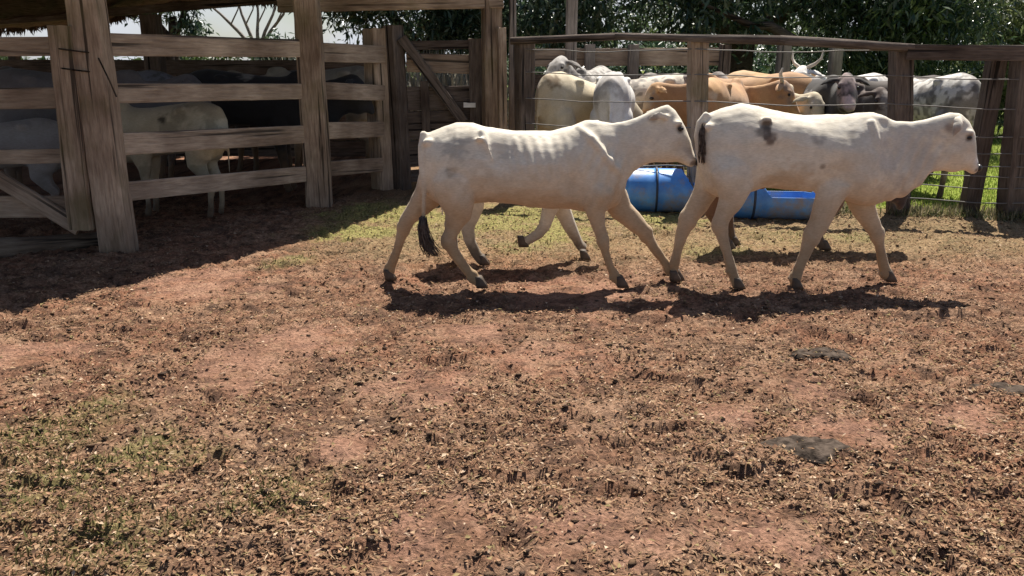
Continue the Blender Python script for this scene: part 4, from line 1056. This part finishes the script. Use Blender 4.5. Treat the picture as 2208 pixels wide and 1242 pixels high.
tree('shade_tree', c, 2.2, .16, [((c.x, 19.5, 1.6), (c.x + .6, 19.5, 2.8), (c.x + 1, 19.5, 3.8), .1)],
     [((c.x, 19.5, 2.4), (2.0, 1.4, 1.5), 1), ((c.x + .9, 19.8, 3.8), (2.2, 1.6, 1.5), .8), ((c.x - .9, 19.2, 1.5), (1.4, 1, .9), .5)], 15000, .12, .24, M['leaf_pale'],
     'sunlit yellow green tree at the right edge of the picture', group=TB)
c = place(935, 17.8)
tree('shade_tree', c, 2.1, .22, [((c.x, 17.8, 1.6), (c.x - .9, 17.5, 2.6), (c.x - 1.9, 17.2, 2.9), .12), ((c.x, 17.8, 1.6), (c.x + 1, 17.5, 2.8), (c.x + 1.6, 17.4, 3.4), .12)],
     [((c.x - .1, 17.6, 3.0), (1.9, 1.5, 1.15), 1.2), ((c.x - 1.6, 17.2, 2.95), (1.0, .9, .6), .5), ((c.x + .9, 17.3, 2.35), (1.0, .9, .75), .5), ((c.x + .2, 17.9, 4.4), (2.4, 1.8, 1.3), .7)], 17000, .12, .22, M['leaf_dark'],
     'dark leafy tree behind the middle gate', group=TB)
c = place(395, 19)
tree('shade_tree', c, 2.5, .13, [((c.x, 19, 2.0), (c.x - .6, 18.9, 2.7), (c.x - 1.2, 18.8, 3.0), .07), ((c.x, 19, 2.0), (c.x + .5, 18.9, 2.9), (c.x + .9, 18.9, 3.6), .07)],
     [((c.x - .2, 18.8, 2.85), (.8, .6, .45), .6), ((c.x + .3, 19, 4.3), (1.8, 1.2, .8), .5), ((c.x + .45, 18.9, 2.35), (.3, .3, .3), .16)], 2600, .12, .22, M['leaf_dark'],
     'thin dark tree seen through the gap under the shed roof', group=TB)
c = place(612, 18.2)
b_ = empty('bush', c, 'round dark green bush just left of the second thick post', 'bush', TB)
mbx = MB(); mbx.tube([(0, 0, -.1), (.02, 0, .7), (.1, 0, 1.3)], [.06, .05, .02], n=8); mbx.build('stem', M['bark'], b_)
crown('foliage', [((c.x, 18.2, 1.25), (.45, .45, 1.0), 1)], 2600, .1, .2, M['leaf_dark'], b_, loc0=c)
# bare pale tree
c = place(570, 21)
bt_ = empty('bare_tree', c, 'leafless pale tree against the bright sky under the shed roof', 'tree', TB)
mb = MB()
mb.tube([(0, 0, -.1), (0, 0, 1.2), (-.02, 0, 1.9)], [.09, .08, .07], n=8)
for dx, hh in ((-.5, 3.4), (.55, 3.2), (-1.2, 3.0), (.9, 3.6), (.05, 3.8)):
    mb.tube([(0, 0, 1.8), (dx * .35, 0, 2.3), (dx * .7, .1, 2.7), (dx, .1, hh)], [.05, .04, .03, .015], n=6)
    mb.tube([(dx * .5, 0, 2.45), (dx * .5 + .2, 0, 2.8), (dx * .5 + .3, 0, 3.2)], [.02, .016, .008], n=5)
mb.build('trunk', M['palewood'], bt_)
# pale dry reeds in sun behind the short fence
c = place(760, 16.2); k = 1500
az = rng.random(k) * 6.283; el = R(55) + rng.random(k) * R(33)
D = np.stack([np.cos(az) * np.cos(el), np.sin(az) * np.cos(el), np.sin(el)], 1); U = np.stack([-np.cos(az) * np.sin(el), -np.sin(az) * np.sin(el), np.cos(el)], 1)
P = np.stack([rng.normal(c.x, .55, k), rng.normal(16.2, .25, k), np.zeros(k)], 1)
o = leaves_mesh('reed_clump', P, D, U, 1.1 + rng.random(k) * 1.0, .035 + rng.random(k) * .03, M['straw'])
tag(o, 'tall clump of bleached dry reeds in the sun behind the short plank fence', 'reeds')
c = place(985, 16.6)
P = np.stack([rng.normal(c.x, .4, k), rng.normal(16.4, .2, k), np.zeros(k)], 1)
o = leaves_mesh('reed_clump', P, D, U, 1.0 + rng.random(k) * .95, .035 + rng.random(k) * .03, M['straw'])
tag(o, 'bleached dry reeds behind the middle gate under the dark tree', 'reeds')
# undergrowth and far woods
def mass(name, items, n, l0, l1, mat, label):
    o = crown(name, items, n, l0, l1, mat); return tag(o, label, 'woods', kind='stuff')
it = []
for i in range(26):
    px = 1080 + i * 46 + random.uniform(-15, 15)
    if 2040 < px < 2190: Yh = 24.5
    else: Yh = random.uniform(18.6, 20.5)
    p = place(px, Yh); it.append(((p.x, Yh, .95), (.75, .8, 1.15), 1))
mass('undergrowth', it, 24000, .12, .26, M['leaf_dark'], 'dark undergrowth beneath the trees behind the right pen')
it = []
for i in range(34):
    px = -900 + i * 125 + random.uniform(-40, 40); Yh = random.uniform(38, 46); p = place(px, Yh); h_ = random.uniform(.8, 1.35)
    if px > 900: h_ *= 2.4
    it.append(((p.x, Yh, h_), (2.2, 2, h_ * 1.1), 1))
mass('far_woods', it, 34000, .3, .6, M['leaf_mid'], 'far line of green trees beyond the pasture')
it = []
for i in range(12):
    px = 1060 + i * 120 + random.uniform(-30, 30); Yh = random.uniform(26, 30); p = place(px, Yh); it.append(((p.x, Yh, 3.6), (2.2, 2, 3.4), 1))
mass('background_woods', it, 8000, .25, .5, M['leaf_mid'], 'green woods closing the view behind the right pen')
